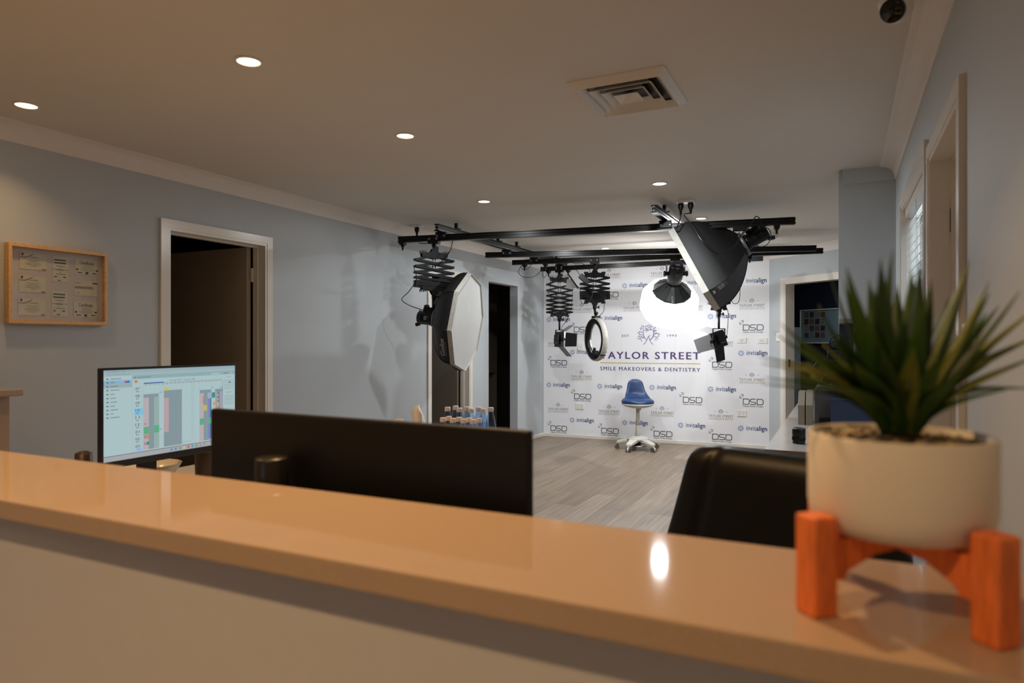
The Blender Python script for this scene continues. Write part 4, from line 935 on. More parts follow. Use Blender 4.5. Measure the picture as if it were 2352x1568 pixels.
T('August 2025', .925, .965, .136, .152, '#5b696e'); T('September 2025', .918, .972, .335, .351, '#5b696e')
for r_ in range(5):
    for c_ in range(6):
        R(.905 + .0145*c_, .912 + .0145*c_, .185 + .026*r_, .193 + .026*r_, '#6d7d82', 2)
        R(.905 + .0145*c_, .912 + .0145*c_, .385 + .026*r_, .393 + .026*r_, '#6d7d82', 2)
R(.945, .958, .205, .224, '#2a56a8', 4); R(.886, .889, .19, .56, '#6e7a80', 3)
R(.79, .86, .088, .1, '#b6c4c0', 3); R(.875, .98, .088, .1, '#9ab4b6', 3); R(.895, .94, .09, .097, '#56666a', 4)
for k, h_ in enumerate(('#3a8fd8', '#7d8488', '#4aa58c', '#d6b95a', '#c25560', '#3f9bc2', '#7a9a62', '#8f9498', '#8f9498')): R(.46 + .033*k, .474 + .033*k, .958, .985, h_, 3)
R(.202, .262, .84 + .05, .935, '#a3bdd0', 2); R(.22, .25, .9, .905, '#6f93c4', 3); R(.22, .25, .92, .925, '#6f93c4', 3); R(.55, .62, .9, .904, '#8ba0a4', 2)
scr.build('screen_image', SM, t)
b = MB(); lo, hi = sp(945, 1190), sp(1020, 1155); vs, fs = fit(text2d('AOC', 1, .02), lo.y, Z0 - .020, hi.y, Z0 - .008); b.add([(XM - .0026, p, q) for p, q in vs], fs); b.build('lettering', mat('bezel_print', '#8a8a90', .5, noise=0), t)

def plain(mb, name, m, label, cat, group=None, **k): return tag(mb.build(name, m, **k), label, cat, group)
bo = V((-2.585, 1.90, .72)); b = MB().lathe(bo, [(.05, 0), (.06, .004), (.098, .05), (.118, .083), (.114, .084), (.09, .045), (.001, .012)], n=36); plain(b, 'bowl', mat('white_ceramic', '#e8ddc8', .2, noise=.01), 'white bowl on the desk behind the lit monitor stand', 'bowl')
bo = PX(472, 1062, -2.2); b = MB().lathe((bo.x - .3, bo.y + .25, .72), [(.036, 0), (.04, .01), (.043, .11), (.041, .113), (.036, .10)], n=20); plain(b, 'cup', mat('brown_cup', '#4a3a30', .5, noise=.1), 'dark brown cup peeking out beside the black monitor edge', 'cup')
b = MB().tube([(-2.33, 1.62, .735), (-2.30, 1.66, .80), (-2.33, 1.70, .83), (-2.40, 1.74, .79), (-2.44, 1.78, .73)], .006); plain(b, 'cable', M_black, 'black monitor cables drooping under the lit monitor', 'cable')
b = MB(); b.obox((-2.62, 1.66, .735), (.3, 1, 0), (1, -.3, 0), cU, .21, .15, .03); plain(b, 'paper_stack', mat('paper_white', '#d8d4cc', .7, noise=.02), 'white papers on the desk left of the bowl', 'paper')
ms = PX(184, 1052, -2.75); b = MB().lathe((-2.68, ms.y - .03, .72), [(.03, 0), (.034, .06), (.03, .152), (.012, .160)], n=16); plain(b, 'dispenser', mat('brown_plastic', '#3a2418', .4, noise=.1), 'small brown rounded top just above the counter left of the lit monitor', 'dispenser')

# water bottles
M_pet = clear('blue_bottle_plastic', '#d3e5fa', .5)
M_petc = clear('clear_bottle_plastic', '#f6f4f2', .5)
M_water = clear('water', '#edf4fa', .15)
M_capw = mat('pinkish_white_cap', '#f0e6e8', .4, noise=.02); M_capc = mat('cream_cap', '#f7e4d4', .4, noise=.02)
def bottle(label, p, big, group):
    t = thing('water_bottle', label, 'bottle', tuple(p), group); p = V(p)
    if big: pr = [(.027, 0), (.031, .005), (.0325, .03), (.0325, .09), (.030, .12), (.024, .165), (.0165, .20), (.0135, .208), (.0135, .222)]; H = .222
    else: pr = [(.025, 0), (.028, .005), (.029, .03), (.029, .115), (.027, .14), (.020, .165), (.0135, .178), (.0135, .188)]; H = .188
    MB().lathe(p, pr, n=18).build('body', M_pet if big else M_petc, t)
    k = len(pr) - 4; MB().lathe(p + cU*.002, [(r*.94, z) for r, z in pr[:k+1]], n=18).build('water_fill', M_water, t)
    MB().lathe(p, [(.0150, H - .006), (.0155, H - .004), (.0155, H + .013), (.014, H + .016), (.001, H + .0162)], n=18).build('cap', M_capw if big else M_capc, t); return t
bp = [(1028.2, 937.5, 0), (1046.4, 934.6, 1), (1055.2, 939.5, 0), (1071.9, 936.6, 1), (1081.6, 940.4, 0), (1099.2, 937.5, 1), (1109.5, 941.3, 0), (1127, 938.4, 0)]
bn = ['leftmost of the tall blue bottles, front row', 'second tall blue bottle from the left, back row', 'third tall blue bottle from the left, front row', 'fourth tall blue bottle from the left, back row',
      'fifth tall blue bottle from the left, front row', 'sixth tall blue bottle from the left, back row', 'seventh tall blue bottle from the left, front row', 'rightmost tall blue bottle, standing free beside the dark opening']
first = None
for (x, y, bk), lb in zip(bp, bn):
    p = PH(x, y, .951); p.z = .72
    if first is None: first = bottle(lb, p, True, 'tall blue water bottles'); f0 = p
    else: dup(first, p - f0, lb)
sp_ = [(1017.6, 963.3), (1030.8, 960.4), (1040.2, 964.8), (1054.3, 962.4), (1064.5, 966.2), (1077.2, 963.9), (1086.3, 967.7), (1100, 964.8)]
sn = ['leftmost short clear bottle with cream cap', 'second short cream capped bottle from the left, back row', 'third short cream capped bottle from the left', 'fourth short cream capped bottle from the left, back row',
      'fifth short cream capped bottle from the left', 'sixth short cream capped bottle from the left, back row', 'seventh short cream capped bottle, lowest in the photo', 'rightmost short clear bottle with cream cap']
first = None
for (x, y), lb in zip(sp_, sn):
    p = PH(x, y, .9135); p.z = .72
    if first is None: first = bottle(lb, p, False, 'short clear water bottles'); f0 = p
    else: dup(first, p - f0, lb)
p = Pz(962, 985, 3.2); t = thing('tissue_box', 'white tissue standing up out of its box left of the bottles', 'tissue box', (p.x, p.y, .72))
MB().box((p.x - .06, p.y - .06, .72), (p.x + .06, p.y + .06, p.z)).build('box', M_ivory, t, bevel=.004)
z = 3.2; k = [Pz(*q, z + dz) for q, dz in (((947, 985), 0), (944, 945), ) ] if False else None
M_tiss = mat('tissue_paper', '#f6efec', .8, noise=.03, bump=.3, scale=30)
b = MB(); L = [(950, 985), (944.5, 944), (949, 937), (960, 930)]; R_ = [(967, 985), (967, 952), (962, 945), (961, 930)]; R2 = [(982, 985), (972, 952), (966, 940), (962, 930)]
v = [Pz(*q, z + .012) for q in L] + [Pz(*q, z - .025) for q in R_] + [Pz(*q, z + .03) for q in R2]
b.add(v, [(0, 1, 5, 4), (1, 2, 6, 5), (2, 3, 7, 6), (4, 5, 9, 8), (5, 6, 10, 9), (6, 7, 11, 10)], 0, True); b.build('tissue', M_tiss, t, solid=.001)
p = Pz(922, 964, 3.1); t = thing('pump_bottle', 'pale pump bottle with only its spout above the black monitor', 'pump bottle', (p.x, p.y, .72)); a2 = cR
MB().lathe((p.x, p.y, .72), [(.03, 0), (.034, .006), (.034, .15), (.014, .17), (.014, .18)], n=18).build('body', M_ivory, t)
MB().cyl((p.x, p.y, .89), (p.x, p.y, p.z), .006, n=10).cyl((p.x, p.y, p.z - .012), (p.x, p.y, p.z + .002), .010, n=12).tube([p, p - cR*.02, p - cR*.034 - cU*.006], .0045).build('pump_head', M_capc, t)

# ---------------------------------------------------------------- framed certificates
XF = XL + .012
t = thing('picture_frame', 'pine framed board of certificates on the left wall above the counter', 'picture frame', (XL, 2.2, 1.4))
fy0, fy1, fz0, fz1 = 1.955, 2.462, 1.400, 1.803; dp = .042; fw = .017
b = MB()
for y0, y1, z0, z1 in ((fy0, fy1, fz1 - fw, fz1), (fy0, fy1, fz0, fz0 + fw), (fy0, fy0 + fw, fz0 + fw, fz1 - fw), (fy1 - fw, fy1, fz0 + fw, fz1 - fw)): b.box((XL + .002, y0, z0), (XL + dp, y1, z1))
b.build('frame', M_wood, t, bevel=.0015)
MB().box((XL + .003, fy0 + .004, fz0 + .004), (XL + .008, fy1 - .004, fz1 - .004)).build('mount_board', mat('mount_board', '#e8d8d0', .7, noise=.02), t)
M_cert = mat('certificate_paper', '#f3e6c8', .6, noise=.03); M_ink = mat('certificate_ink', '#4c4750', .6, noise=.02); M_red = mat('certificate_red', '#8e2f3c', .6, noise=.02)
fp = lambda x, y: PX(x/7.127, 540 + y/7.127, XL + .009)
def cert(x0, y0, x1, y1, style):
    a, c = fp(x0, y0), fp(x1, y1); y_0, y_1, z_1, z_0 = a.y, c.y, a.z, c.z; W_, H_ = y_1 - y_0, z_1 - z_0; X0 = XL + .009; b = MB()
    def r(u0, u1, v0, v1, mi, l=1): q = X0 + .0012*(l > 0) + .0006*l; b.add([(q, y_0 + W_*u0, z_1 - H_*v1), (q, y_0 + W_*u1, z_1 - H_*v1), (q, y_0 + W_*u1, z_1 - H_*v0), (q, y_0 + W_*u0, z_1 - H_*v0)], [(0, 1, 2, 3)], mi)
    b.box((X0, y_0, z_0), (X0 + .001, y_1, z_1))
    if style in 'ac':
        if style == 'a': T2 = ('Certificate', .38, .70, .20, .28)
        else: T2 = ('Certificate', .20, .80, .10, .32)
        vs, fs = fit(text2d(T2[0], 1, .0), y_0 + W_*T2[1], z_1 - H_*T2[4], y_0 + W_*T2[2], z_1 - H_*T2[3]); b.add([(X0 + .0019, p, q) for p, q in vs], fs, 1)
        for k, (u0, u1) in enumerate(((.3, .75), (.35, .7), (.22, .8), (.25, .78), (.4, .62))): r(u0, u1, .42 + .09*k, .435 + .09*k, 1)
        if style == 'a':
            vs, fs = stroke(smooth2d([(y_0, z_1 - H_*.26), (y_0 + W_*.2, z_1 - H_*.27), (y_0 + W_*.35, z_1 - H_*.18), (y_0 + W_*.5, z_1 - H_*.05)]), .003); b.add([(X0 + .0019, p, q) for p, q in vs], fs, 2)
            r(.06, .14, .02, .17, 2); r(.82, .98, .92, .97, 2)
        else:
            for u in (.04, .88): r(u, u + .1, .62, .72, 1)
            r(.44, .56, .82, .95, 1); r(.10, .3, .84, .9, 1); r(.72, .92, .84, .9, 1)
    elif style == 'b':
        r(.08, .82, .10, .15, 1); r(.08, .82, .22, .27, 1)
        for k, (u0, u1) in enumerate(((.2, .75), (.42, .55), (.25, .68), (.4, .5), (.2, .8))): r(u0, u1, .36 + .08*k, .375 + .08*k, 1)
        r(0, 1, .5, .512, 1); r(.08, .25, .78, .82, 1); r(.65, .82, .78, .82, 1); r(.3, .5, .93, .96, 1)
    elif style == 'd':
        for k in range(5): r(.03, .78, .38 + .035*k, .395 + .035*k, 2)
        r(.03, .3, .12, .135, 1); r(.03, .25, .18, .195, 1); r(.76, .98, .08, .18, 2); r(.1, .22, .82, .85, 1)
    o = b.build('certificate', [M_cert, M_ink, M_red], t); return o
cert(320, 275, 760, 585, 'a'); cert(310, 655, 750, 950, 'a'); cert(300, 1030, 745, 1320, 'a'); cert(862, 345, 1122, 775, 'b'); cert(845, 910, 1108, 1325, 'b')
cert(1225, 385, 1608, 670, 'c'); cert(1212, 735, 1602, 1005, 'd'); cert(1205, 1080, 1588, 1350, 'c')
MB().box((XL + .030, fy0 + fw - .002, fz0 + fw - .002), (XL + .032, fy1 - fw + .002, fz1 - fw + .002)).build('glass', M_glass, t)

# ---------------------------------------------------------------- right bench and what stands on it
t = thing('bench', 'long grey topped bench with brown edge along the right side behind the chair', 'desk', (0, 5, 0))
bx0, by0 = -.376, 3.90
MB().box((bx0, by0, .70), (.285, 4.825, .73)).box((bx0, 4.825, .70), (-.03, 7.3, .73)).build('desk_top', M_desk, t)
MB().box((bx0, by0 - .003, .698), (.285, by0, .7305)).build('edge_strip', M_deskedge, t)
MB().box((bx0 + .03, by0 + .02, .08), (.285, by0 + .04, .695)).box((bx0 + .03, by0 + .04, .08), (bx0 + .05, 7.2, .695)).build('side_panel', mat('bench_panel', '#8a7a6a', .5, noise=.05), t)
MB().box((bx0 + .06, by0 + .08, 0), (-.06, 7.15, .08)).build('plinth', M_black, t)
p = PH(1834, 1020, .73); t = thing('camera_lens', 'black camera lens standing on the bench beside the white pot', 'camera lens', (p.x, p.y + .035, .73)); o = V((p.x, p.y + .035, .73))
MB().lathe(o, [(.031, 0), (.034, .003), (.034, .012), (.032, .014), (.035, .018), (.035, .042), (.033, .045), (.036, .05), (.036, .078), (.034, .088)], n=28).build('barrel', M_black, t)
b = MB()
for k in range(30): b.obox(o + V((math.cos(.2094*k), math.sin(.2094*k), 0))*.0355 + cU*.03, (math.cos(.2094*k), math.sin(.2094*k), 0), (-math.sin(.2094*k), math.cos(.2094*k), 0), cU, .002, .003, .022)
b.build('grip_ring', M_black, t)
MB().lathe(o, [(.034, .088), (.030, .090), (.027, .084), (.0, .080)], n=24, close=False).build('mount_ring', M_chrome, t)
t = thing('printer', 'dark grey box shaped printer on the bench behind the plant', 'printer', (-.02, 4.5, .73))
M_prn = mat('printer_grey', '#4b494b', .45, noise=.05)
MB().box((-.148, 4.42, .73), (.16, 4.74, 1.03)).box((-.140, 4.43, 1.03), (.15, 4.74, 1.045)).build('body', M_prn, t, bevel=.008)
MB().box((-.12, 4.414, .79), (.13, 4.421, .86)).build('paper_tray', M_black, t); MB().box((.02, 4.413, .95), (.14, 4.421, 1.0)).build('control_panel', M_black, t)
MB().box((-.150, 4.50, .75), (-.147, 4.66, 1.0)).build('side_cover', M_grey, t)
p = Pz(1958, 938, 4.05); b = MB().obox(V((.055, 4.365, .73 + .128)), (1, 0, 0), (0, .97, .2), (0, -.2, .97), .23, .02, .25); plain(b, 'folder', mat('blue_folder', '#22334f', .5, noise=.05), 'blue folder leaning on the front of the printer behind the plant', 'folder')
b = MB()
for k in range(3): pass
for k, (x, hh_) in enumerate(((-.255, .225), (-.205, .23))):
    tt = thing('folder_box', ('cream cardboard file box on the bench left of the printer, nearer the room', 'cream cardboard file box on the bench touching the printer side')[k], 'file box', (x, 5.3, .73), 'cream file boxes on the bench')
    MB().prism([(x - .022, 5.16, .73), (x - .022, 5.42, .73), (x - .022, 5.42, .73 + hh_), (x - .022, 5.24, .73 + hh_), (x - .022, 5.16, .73 + hh_*.6)], (.044, 0, 0)).build('case', M_cream, tt, bevel=.002)
    MB().box((x - .012, 5.421, .82), (x + .012, 5.424, .90)).build('label_holder', M_grey, tt)
# camera rig on the printer
o = V((-.045, 4.56, 1.045)); t = thing('video_camera', 'black video camera with microphone and strap standing on the printer', 'camera', tuple(o))
b = MB().obox(o + V((0, 0, .11)), (1, 0, 0), (0, 1, 0), cU, .15, .08, .11).obox(o + V((0, 0, .185)), (1, 0, 0), (0, 1, 0), cU, .07, .07, .05).obox(o + V((-.06, 0, .11)), (1, 0, 0), (0, 1, 0), cU, .035, .1, .1); b.build('camera_body', M_black, t, bevel=.008)
MB().lathe(o + V((.0, -.04, .11)), [(.04, 0), (.04, .03), (.044, .035), (.044, .09), (.04, .095)], (0, -1, 0), n=24).build('camera_lens_barrel', M_black, t)
MB().cyl(o + V((.0, -.1, .25)), o + V((.09, .06, .25)), .021, n=16).cyl(o + V((.03, -.02, .21)), o + V((.03, -.02, .24)), .008, n=8).build('microphone', M_fabric, t)
b = MB()
for k in (-1, 1): b.bar(o + V((.05*k, .0, .06)), o + V((.07*k, -.06*k, 0.004)), .016, .016)
b.bar(o + V((0, .0, .06)), o + V((0, .08, .004)), .016, .016).obox(o + V((0, 0, .05)), (1, 0, 0), (0, 1, 0), cU, .06, .06, .02); b.build('mini_tripod', M_matte, t)
MB().tube([o + V((-.07, 0, .15)), o + V((-.11, -.02, .11)), o + V((-.10, -.05, .05)), o + V((-.07, -.07, .02))], .006).tube([o + V((.075, 0, .15)), o + V((.1, -.03, .2)), o + V((.06, -.04, .29)), o + V((-.01, -.02, .29)), o + V((-.03, 0, .2))], .004).build('strap', M_fabric, t)
# shelf and board on the wall stub
b = MB().box((-.018, 4.70, 1.425), (.285, 4.83, 1.452)); plain(b, 'wall_shelf', mat('grey_brown_shelf', '#9a938b', .5, noise=.05), 'narrow grey shelf on the white wall stub behind the plant', 'shelf', bevel=.002)
t = thing('notice_board', 'white and navy board under the narrow shelf behind the plant', 'notice board', (.13, 4.82, 1.1))
MB().box((-.016, 4.822, .86), (.07, 4.83, 1.42)).build('navy_strip', M_navy, t)
MB().box((.075, 4.815, .86), (.28, 4.83, 1.42)).build('white_panel', M_ivory, t); MB().box((.066, 4.812, .86), (.078, 4.83, 1.42)).build('edge_trim', M_trim, t)

# navy room: framed photo collage, cabinet
def PN(px, py, off=-1.745):
    o = M1 + AN*off; d = ray(px, py); return CAM + d*((o - CAM).dot(AN)/d.dot(AN))
t = thing('photo_frame', 'white framed grid of small photos on the navy wall beyond the right doorway', 'picture frame', tuple(PN(1840, 790)))
a, c = PN(1840, 788), PN(1952, 706); W_ = (V((c.x, c.y, 0)) - V((a.x, a.y, 0))).length; H_ = c.z - a.z; o = V((a.x, a.y, a.z))
def nb_(s, z, off): return o + AU*s + cU*z + AN*off
def nbox(b, s0, s1, z0, z1, o0, o1): return b.prism([nb_(s0, z0, o0), nb_(s1, z0, o0), nb_(s1, z1, o0), nb_(s0, z1, o0)], AN*(o1 - o0))
b = MB(); fwx = .012
for q in ((0, W_, 0, fwx), (0, W_, H_ - fwx, H_), (0, fwx, 0, H_), (W_ - fwx, W_, 0, H_)): nbox(b, *q, 0, .025)
b.build('frame', M_trim, t); nbox(MB(), fwx, W_ - fwx, fwx, H_ - fwx, 0, .012).build('mount_board', mat('cool_mount', '#8fa3aa', .5, noise=.02), t)
M_ph = [mat('photo_' + str(k), c_, .4, noise=.75, scale=55) for k, c_ in enumerate(('#8a6a60', '#4a4448', '#a08a80', '#6a4038'))]
for r_ in range(4):
    for c_ in range(4):
        nbox(MB(), .075 + .098*c_, .150 + .098*c_, H_ - .115 - .098*r_, H_ - .040 - .098*r_, .012, .0135).build('photo', M_ph[(r_*3 + c_) % 4], t)
nbox(MB(), fwx, W_ - fwx, fwx, H_ - fwx, .018, .02).build('glass', M_glass, t)
s1_ = (PN(1839, 784, -1.72) - M1).dot(AU); c0 = aw(s1_, -1.2); t = thing('cabinet', 'pale tall cabinet just inside the navy doorway at its left', 'cabinet', tuple(c0))
MB().prism([aw(s1_ - .5, -1.45), aw(s1_, -1.45), aw(s1_, -1.72), aw(s1_ - .5, -1.72)], (0, 0, 1.52)).build('body', mat('cool_grey_cabinet', '#8d9aa2', .5, noise=.03), t)
MB().prism([aw(s1_ - .48, -1.43), aw(s1_ - .01, -1.43), aw(s1_ - .01, -1.45), aw(s1_ - .48, -1.45)], (0, 0, 1.48)).build('door', mat('cool_grey_door', '#9aa7ae', .4, noise=.03), t)

# dim pantry beyond the left opening
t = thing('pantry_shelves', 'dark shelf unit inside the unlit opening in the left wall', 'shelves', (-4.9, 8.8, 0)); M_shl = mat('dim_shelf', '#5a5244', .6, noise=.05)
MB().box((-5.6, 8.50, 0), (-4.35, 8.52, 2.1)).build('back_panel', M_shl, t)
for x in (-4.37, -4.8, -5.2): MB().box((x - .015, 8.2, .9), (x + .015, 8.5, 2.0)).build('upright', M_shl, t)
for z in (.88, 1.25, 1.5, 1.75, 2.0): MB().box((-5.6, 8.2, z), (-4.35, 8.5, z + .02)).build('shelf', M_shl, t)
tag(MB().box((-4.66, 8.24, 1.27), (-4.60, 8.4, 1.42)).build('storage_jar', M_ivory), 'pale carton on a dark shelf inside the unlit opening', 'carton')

# little things on the right wall
p = PX(2216, 775, XR); t = thing('wall_thermostat', 'white box with brown side on the right wall at the door frame', 'thermostat', tuple(p))
q0 = PX(2214, 742, XR - .026); q1 = PX(2214, 808, XR - .026)
yy = PX(2246, 775, XR - .0).y; MB().box((XR - .026, yy, q1.z), (XR - .001, yy + .06, q0.z)).build('case', mat('beige_box', '#d8c8b8', .4, noise=.02), t, bevel=.003)
MB().box((XR - .015, yy + .06, q1.z + .01), (XR - .003, yy + .062, q0.z - .01)).build('face_plate', M_ivory, t)

# ---------------------------------------------------------------- leather chair
o = V((-.13, 1.86, 0)); t = thing('office_chair', 'black leather office chair behind the counter, partly hidden by the plant pot', 'office chair', tuple(o))
b = MB(); nx, nz = 44, 16; P2 = {}
for side in (0, 1):
    for j in range(nz + 1):
        v = j/nz; z = .46 + .582*v; hw = .39 - .142*v if v < .96 else .39 - .142*v - .02*(v - .96)/.04
        lean = .10*(v - .5) + .02*math.sin(PI*v)
        for i in range(nx + 1):
            x = -1 + 2*i/nx; e = (1 - abs(x)**6)*(1 - abs(2*v - 1)**12); th = .055*e**.5 if e > 0 else 0
            seam = .013*(math.exp(-((x + .66)/.045)**2) + math.exp(-((x - .66)/.045)**2))
            zz = z - .018*(abs(x)**10)*(v > .9)*(v - .9)/.1 + .006
            yy = .02*x*x*-1 + lean + (th*(1 if side else -1)) + (seam if not side else -seam)*(th > .01)
            P2[(side, i, j)] = len(b.v); b.v.append(o + V((x*hw, yy, zz)))
for side in (0, 1):
    for j in range(nz):
        for i in range(nx):
            f = [P2[(side, i, j)], P2[(side, i+1, j)], P2[(side, i+1, j+1)], P2[(side, i, j+1)]]; b.f.append(f); b.m.append(0); b.sm.append(True)
bk = b.build('backrest', M_leather, t, sub=1)
MB().obox(o + V((0, -.30, .47)), (1, 0, 0), (0, 1, 0), cU, .52, .50, .10).build('seat', M_leather, t, bevel=.03)
for k in (-1, 1): MB().tube([o + V((.28*k, -.02, .50)), o + V((.31*k, -.05, .66)), o + V((.31*k, -.30, .66)), o + V((.28*k, -.40, .48))], .02).build('armrest', M_black, t)
MB().cyl(o + V((0, -.28, .42)), o + V((0, -.28, .10)), .028, n=14).build('gas_lift', M_chrome, t)
for k in range(5):
    a = 2*PI*k/5; e = o + V((.30*math.cos(a), -.28 + .30*math.sin(a), .075)); MB().bar(o + V((0, -.28, .10)), e, .045, .03).build('base_arm', M_black, t)
    q = o + V((.28*math.cos(a), -.28 + .28*math.sin(a), .03)); MB().cyl(q - V((-math.sin(a), math.cos(a), 0))*.02, q + V((-math.sin(a), math.cos(a), 0))*.02, .03, n=14).build('caster', M_black, t)

t.location = (-.145, 1.77, 0); t.rotation_euler = (0, 0, math.radians(-21))

# ---------------------------------------------------------------- blue stool
o = PH(1465, 1032, 0); o.z = 0; t = thing('dental_stool', 'blue vinyl stool with pale wheeled base before the printed wall', 'stool', tuple(o)); fw_ = -cF
fx = cR*.995 + cF*.0
f_ = V((fw_.x, fw_.y, 0)).normalized(); r_ = cR
b = MB(); n_ = 32; rings = [(.02, .018), (.09, .02), (.15, .012), (.185, .0), (.201, -.02), (.197, -.042), (.178, -.056)]
for rr_, zz in rings:
    for k in range(n_):
        a = 2*PI*k/n_; x, y = math.cos(a), math.sin(a); rad = rr_*(1 + .0*x); back = max(0, -y)
        b.v.append(o + r_*(x*rad) + f_*(y*rad*.92) + cU*(.603 + zz + .03*back*(rr_/.19)**2 - .012*math.exp(-(x/.35)**2)*max(0, y)*(rr_/.19)))
for j in range(len(rings) - 1):
    for k in range(n_): b.f.append([j*n_+k, j*n_+(k+1) % n_, (j+1)*n_+(k+1) % n_, (j+1)*n_+k]); b.m.append(0); b.sm.append(True)
b.f.append(list(range(n_))); b.m.append(0); b.sm.append(True); b.build('seat', M_navyl, t, sub=1)
b = MB(); nv, nu = 12, 12; idx = {}
for sd in (0, 1):
    for j in range(nv + 1):
        v = j/nv; PW = ((0, .178), (.12, .165), (.25, .146), (.4, .127), (.55, .114), (.7, .106), (.82, .097), (.90, .084), (.96, .058), (1.0, .022)); q = max(k for k in range(9) if PW[k][0] <= v); hw = PW[q][1] + (PW[q+1][1] - PW[q][1])*(v - PW[q][0])/(PW[q+1][0] - PW[q][0])
        for i in range(nu + 1):
            u = -1 + 2*i/nu; e = (1 - abs(u)**4)*(1 - (2*v - 1)**8); th = .024*max(0, e)**.5
            y = -.035 - .115*min(1, v/.32)**.7 - .045*v + .10*u*u*(1 - v)**2.5 + .02*u*u; idx[(sd, i, j)] = len(b.v)
            b.v.append(o + r_*(u*hw) + f_*(y + (th if sd else -th)) + cU*(.588 + .262*v))
for sd in (0, 1):
    for j in range(nv):
        for i in range(nu): b.f.append([idx[(sd, i, j)], idx[(sd, i+1, j)], idx[(sd, i+1, j+1)], idx[(sd, i, j+1)]]); b.m.append(0); b.sm.append(True)
b.build('backrest', M_navyl, t, sub=1)
MB().lathe(o, [(.192, .558), (.195, .548), (.155, .525), (.08, .505), (.045, .500), (.0, .500)], n=32).build('seat_shell', M_stool, t)
MB().cyl(o + cU*.29, o + cU*.502, .023, n=18).build('gas_lift', M_stool, t); MB().cyl(o + cU*.13, o + cU*.30, .034, .027, n=18).build('column', M_stool, t)
MB().cyl(o + r_*.028 + cU*.478, o + r_*.028 + cU*.502, .012, n=10).build('height_lever', M_stool, t)
MB().lathe(o, [(.035, .168), (.085, .164), (.125, .146), (.135, .124), (.11, .112), (.0, .112)], n=30).build('hub', M_stool, t)
for k in range(5):
    a = math.radians(126 + 72*k); d = r_*math.cos(a) + f_*math.sin(a); d = V((d.x, d.y, 0)); s = d.cross(cU)
    b = MB(); A_ = o + d*.07 + cU*.125; E_ = o + d*.255 + cU*.082
    b.add([A_ + s*.058 + cU*.024, A_ - s*.058 + cU*.024, E_ - s*.034 + cU*.012, E_ + s*.034 + cU*.012, A_ + s*.058 - cU*.02, A_ - s*.058 - cU*.02, E_ - s*.034 - cU*.014, E_ + s*.034 - cU*.014],
          [(0, 1, 2, 3), (7, 6, 5, 4), (0, 3, 7, 4), (1, 5, 6, 2), (3, 2, 6, 7), (0, 4, 5, 1)]); b.build('base_arm', M_stool, t, bevel=.006)
    q = o + d*.25 + cU*.028; cs = MB()
    for e in (-1, 1): cs.cyl(q + s*(e*.008), q + s*(e*.024), .028, n=18)
    co_ = cs.build('caster', M_caster, t); MB().lathe(q, [(.030, -.010), (.031, 0), (.030, .010)], s, n=18, close=True).cyl(q + cU*.02, q + cU*.05, .010, n=10).build('caster_housing', M_stool, co_)
b = MB(); b.tube([o + r_*(.13*math.cos(x)) + f_*(.13*math.sin(x)) + cU*.055 for x in [2*PI*k/24 for k in range(25)]], .008, res=1); b.build('foot_ring', M_chrome, t)
MB().box(o + V((-.035, -.035, .05)), o + V((.035, .035, .112))).build('brake_block', M_black, t)

# ---------------------------------------------------------------- plant in its stand
pc = V((.042, .647, 0)); PR_ = .069; zt, zb = 1.2345, 1.155
st_ = thing('plant_stand', 'orange stained wooden stand with four legs at the right end of the counter', 'plant stand', (pc.x, pc.y, HCT))
ang0 = math.radians(-2)
for k in range(4):
    a = ang0 + PI/4 + PI/2*k; d = V((math.cos(a), math.sin(a), 0)); s = d.cross(cU); q = pc + d*.0825
    MB().obox(q + cU*((HCT + 1.1735)/2), d, s, cU, .0225, .0225, 1.1735 - HCT).build('leg', M_orange, st_, bevel=.0025)
for k in range(2):
    a = ang0 + PI/4 + PI/2*k; d = V((math.cos(a), math.sin(a), 0)); s = d.cross(cU); lv = 0 if k else 0
    pl = [(-.071, 1.154), (.071, 1.154), (.071, 1.122), (.060, 1.122), (.058, 1.128), (.03, 1.139), (0, 1.142), (-.03, 1.139), (-.058, 1.128), (-.060, 1.122), (-.071, 1.122)]
    MB().prism([pc + d*x + s*(-.007) + cU*(z - .0004*k) for x, z in pl], s*.014).build('cross_bar', M_orange, st_, bevel=.001)
t = thing('potted_plant', 'spiky green artificial plant in a white pot on the wooden stand', 'potted plant', (pc.x, pc.y, zb))
MB().lathe((pc.x, pc.y, 0), [(.052, zb), (.061, zb + .002), (.067, zb + .010), (PR_, zb + .022), (PR_, zt - .002), (PR_ - .0015, zt), (PR_ - .004, zt - .001), (PR_ - .0045, zt - .012), (.001, zt - .014)], n=64).build('pot', mat('matt_white_pot', '#e2dacd', .55, noise=.015), t)
b = MB()
for k in range(420):
    rr_ = math.sqrt(random.random())*.061; a = random.random()*2*PI; c_ = V((pc.x + rr_*math.cos(a), pc.y + rr_*math.sin(a), zt - .011 + .004*random.random() + .004*(1 - rr_/.06))); s_ = .0028 + .0028*random.random()
    ax_ = V((random.gauss(0, 1), random.gauss(0, 1), random.gauss(0, 1))).normalized(); u_ = ax_.orthogonal().normalized(); w_ = ax_.cross(u_)
    pts = [c_ + ax_*s_*1.3, c_ - ax_*s_*1.3] + [c_ + (u_*math.cos(2*PI*m_/5) + w_*math.sin(2*PI*m_/5))*s_ for m_ in range(5)]
    b.add(pts, [(0, 2 + m_, 2 + (m_+1) % 5) for m_ in range(5)] + [(1, 2 + (m_+1) % 5, 2 + m_) for m_ in range(5)], random.choice((0, 0, 1, 2)), True)
tag(b.build('pebbles', [mat('pebble_tan', '#a8926c', .7, noise=.3, scale=200), mat('pebble_pale', '#cdbb98', .7, noise=.2, scale=200), mat('pebble_grey', '#7a6c58', .7, noise=.3, scale=200)], t), kind='stuff')
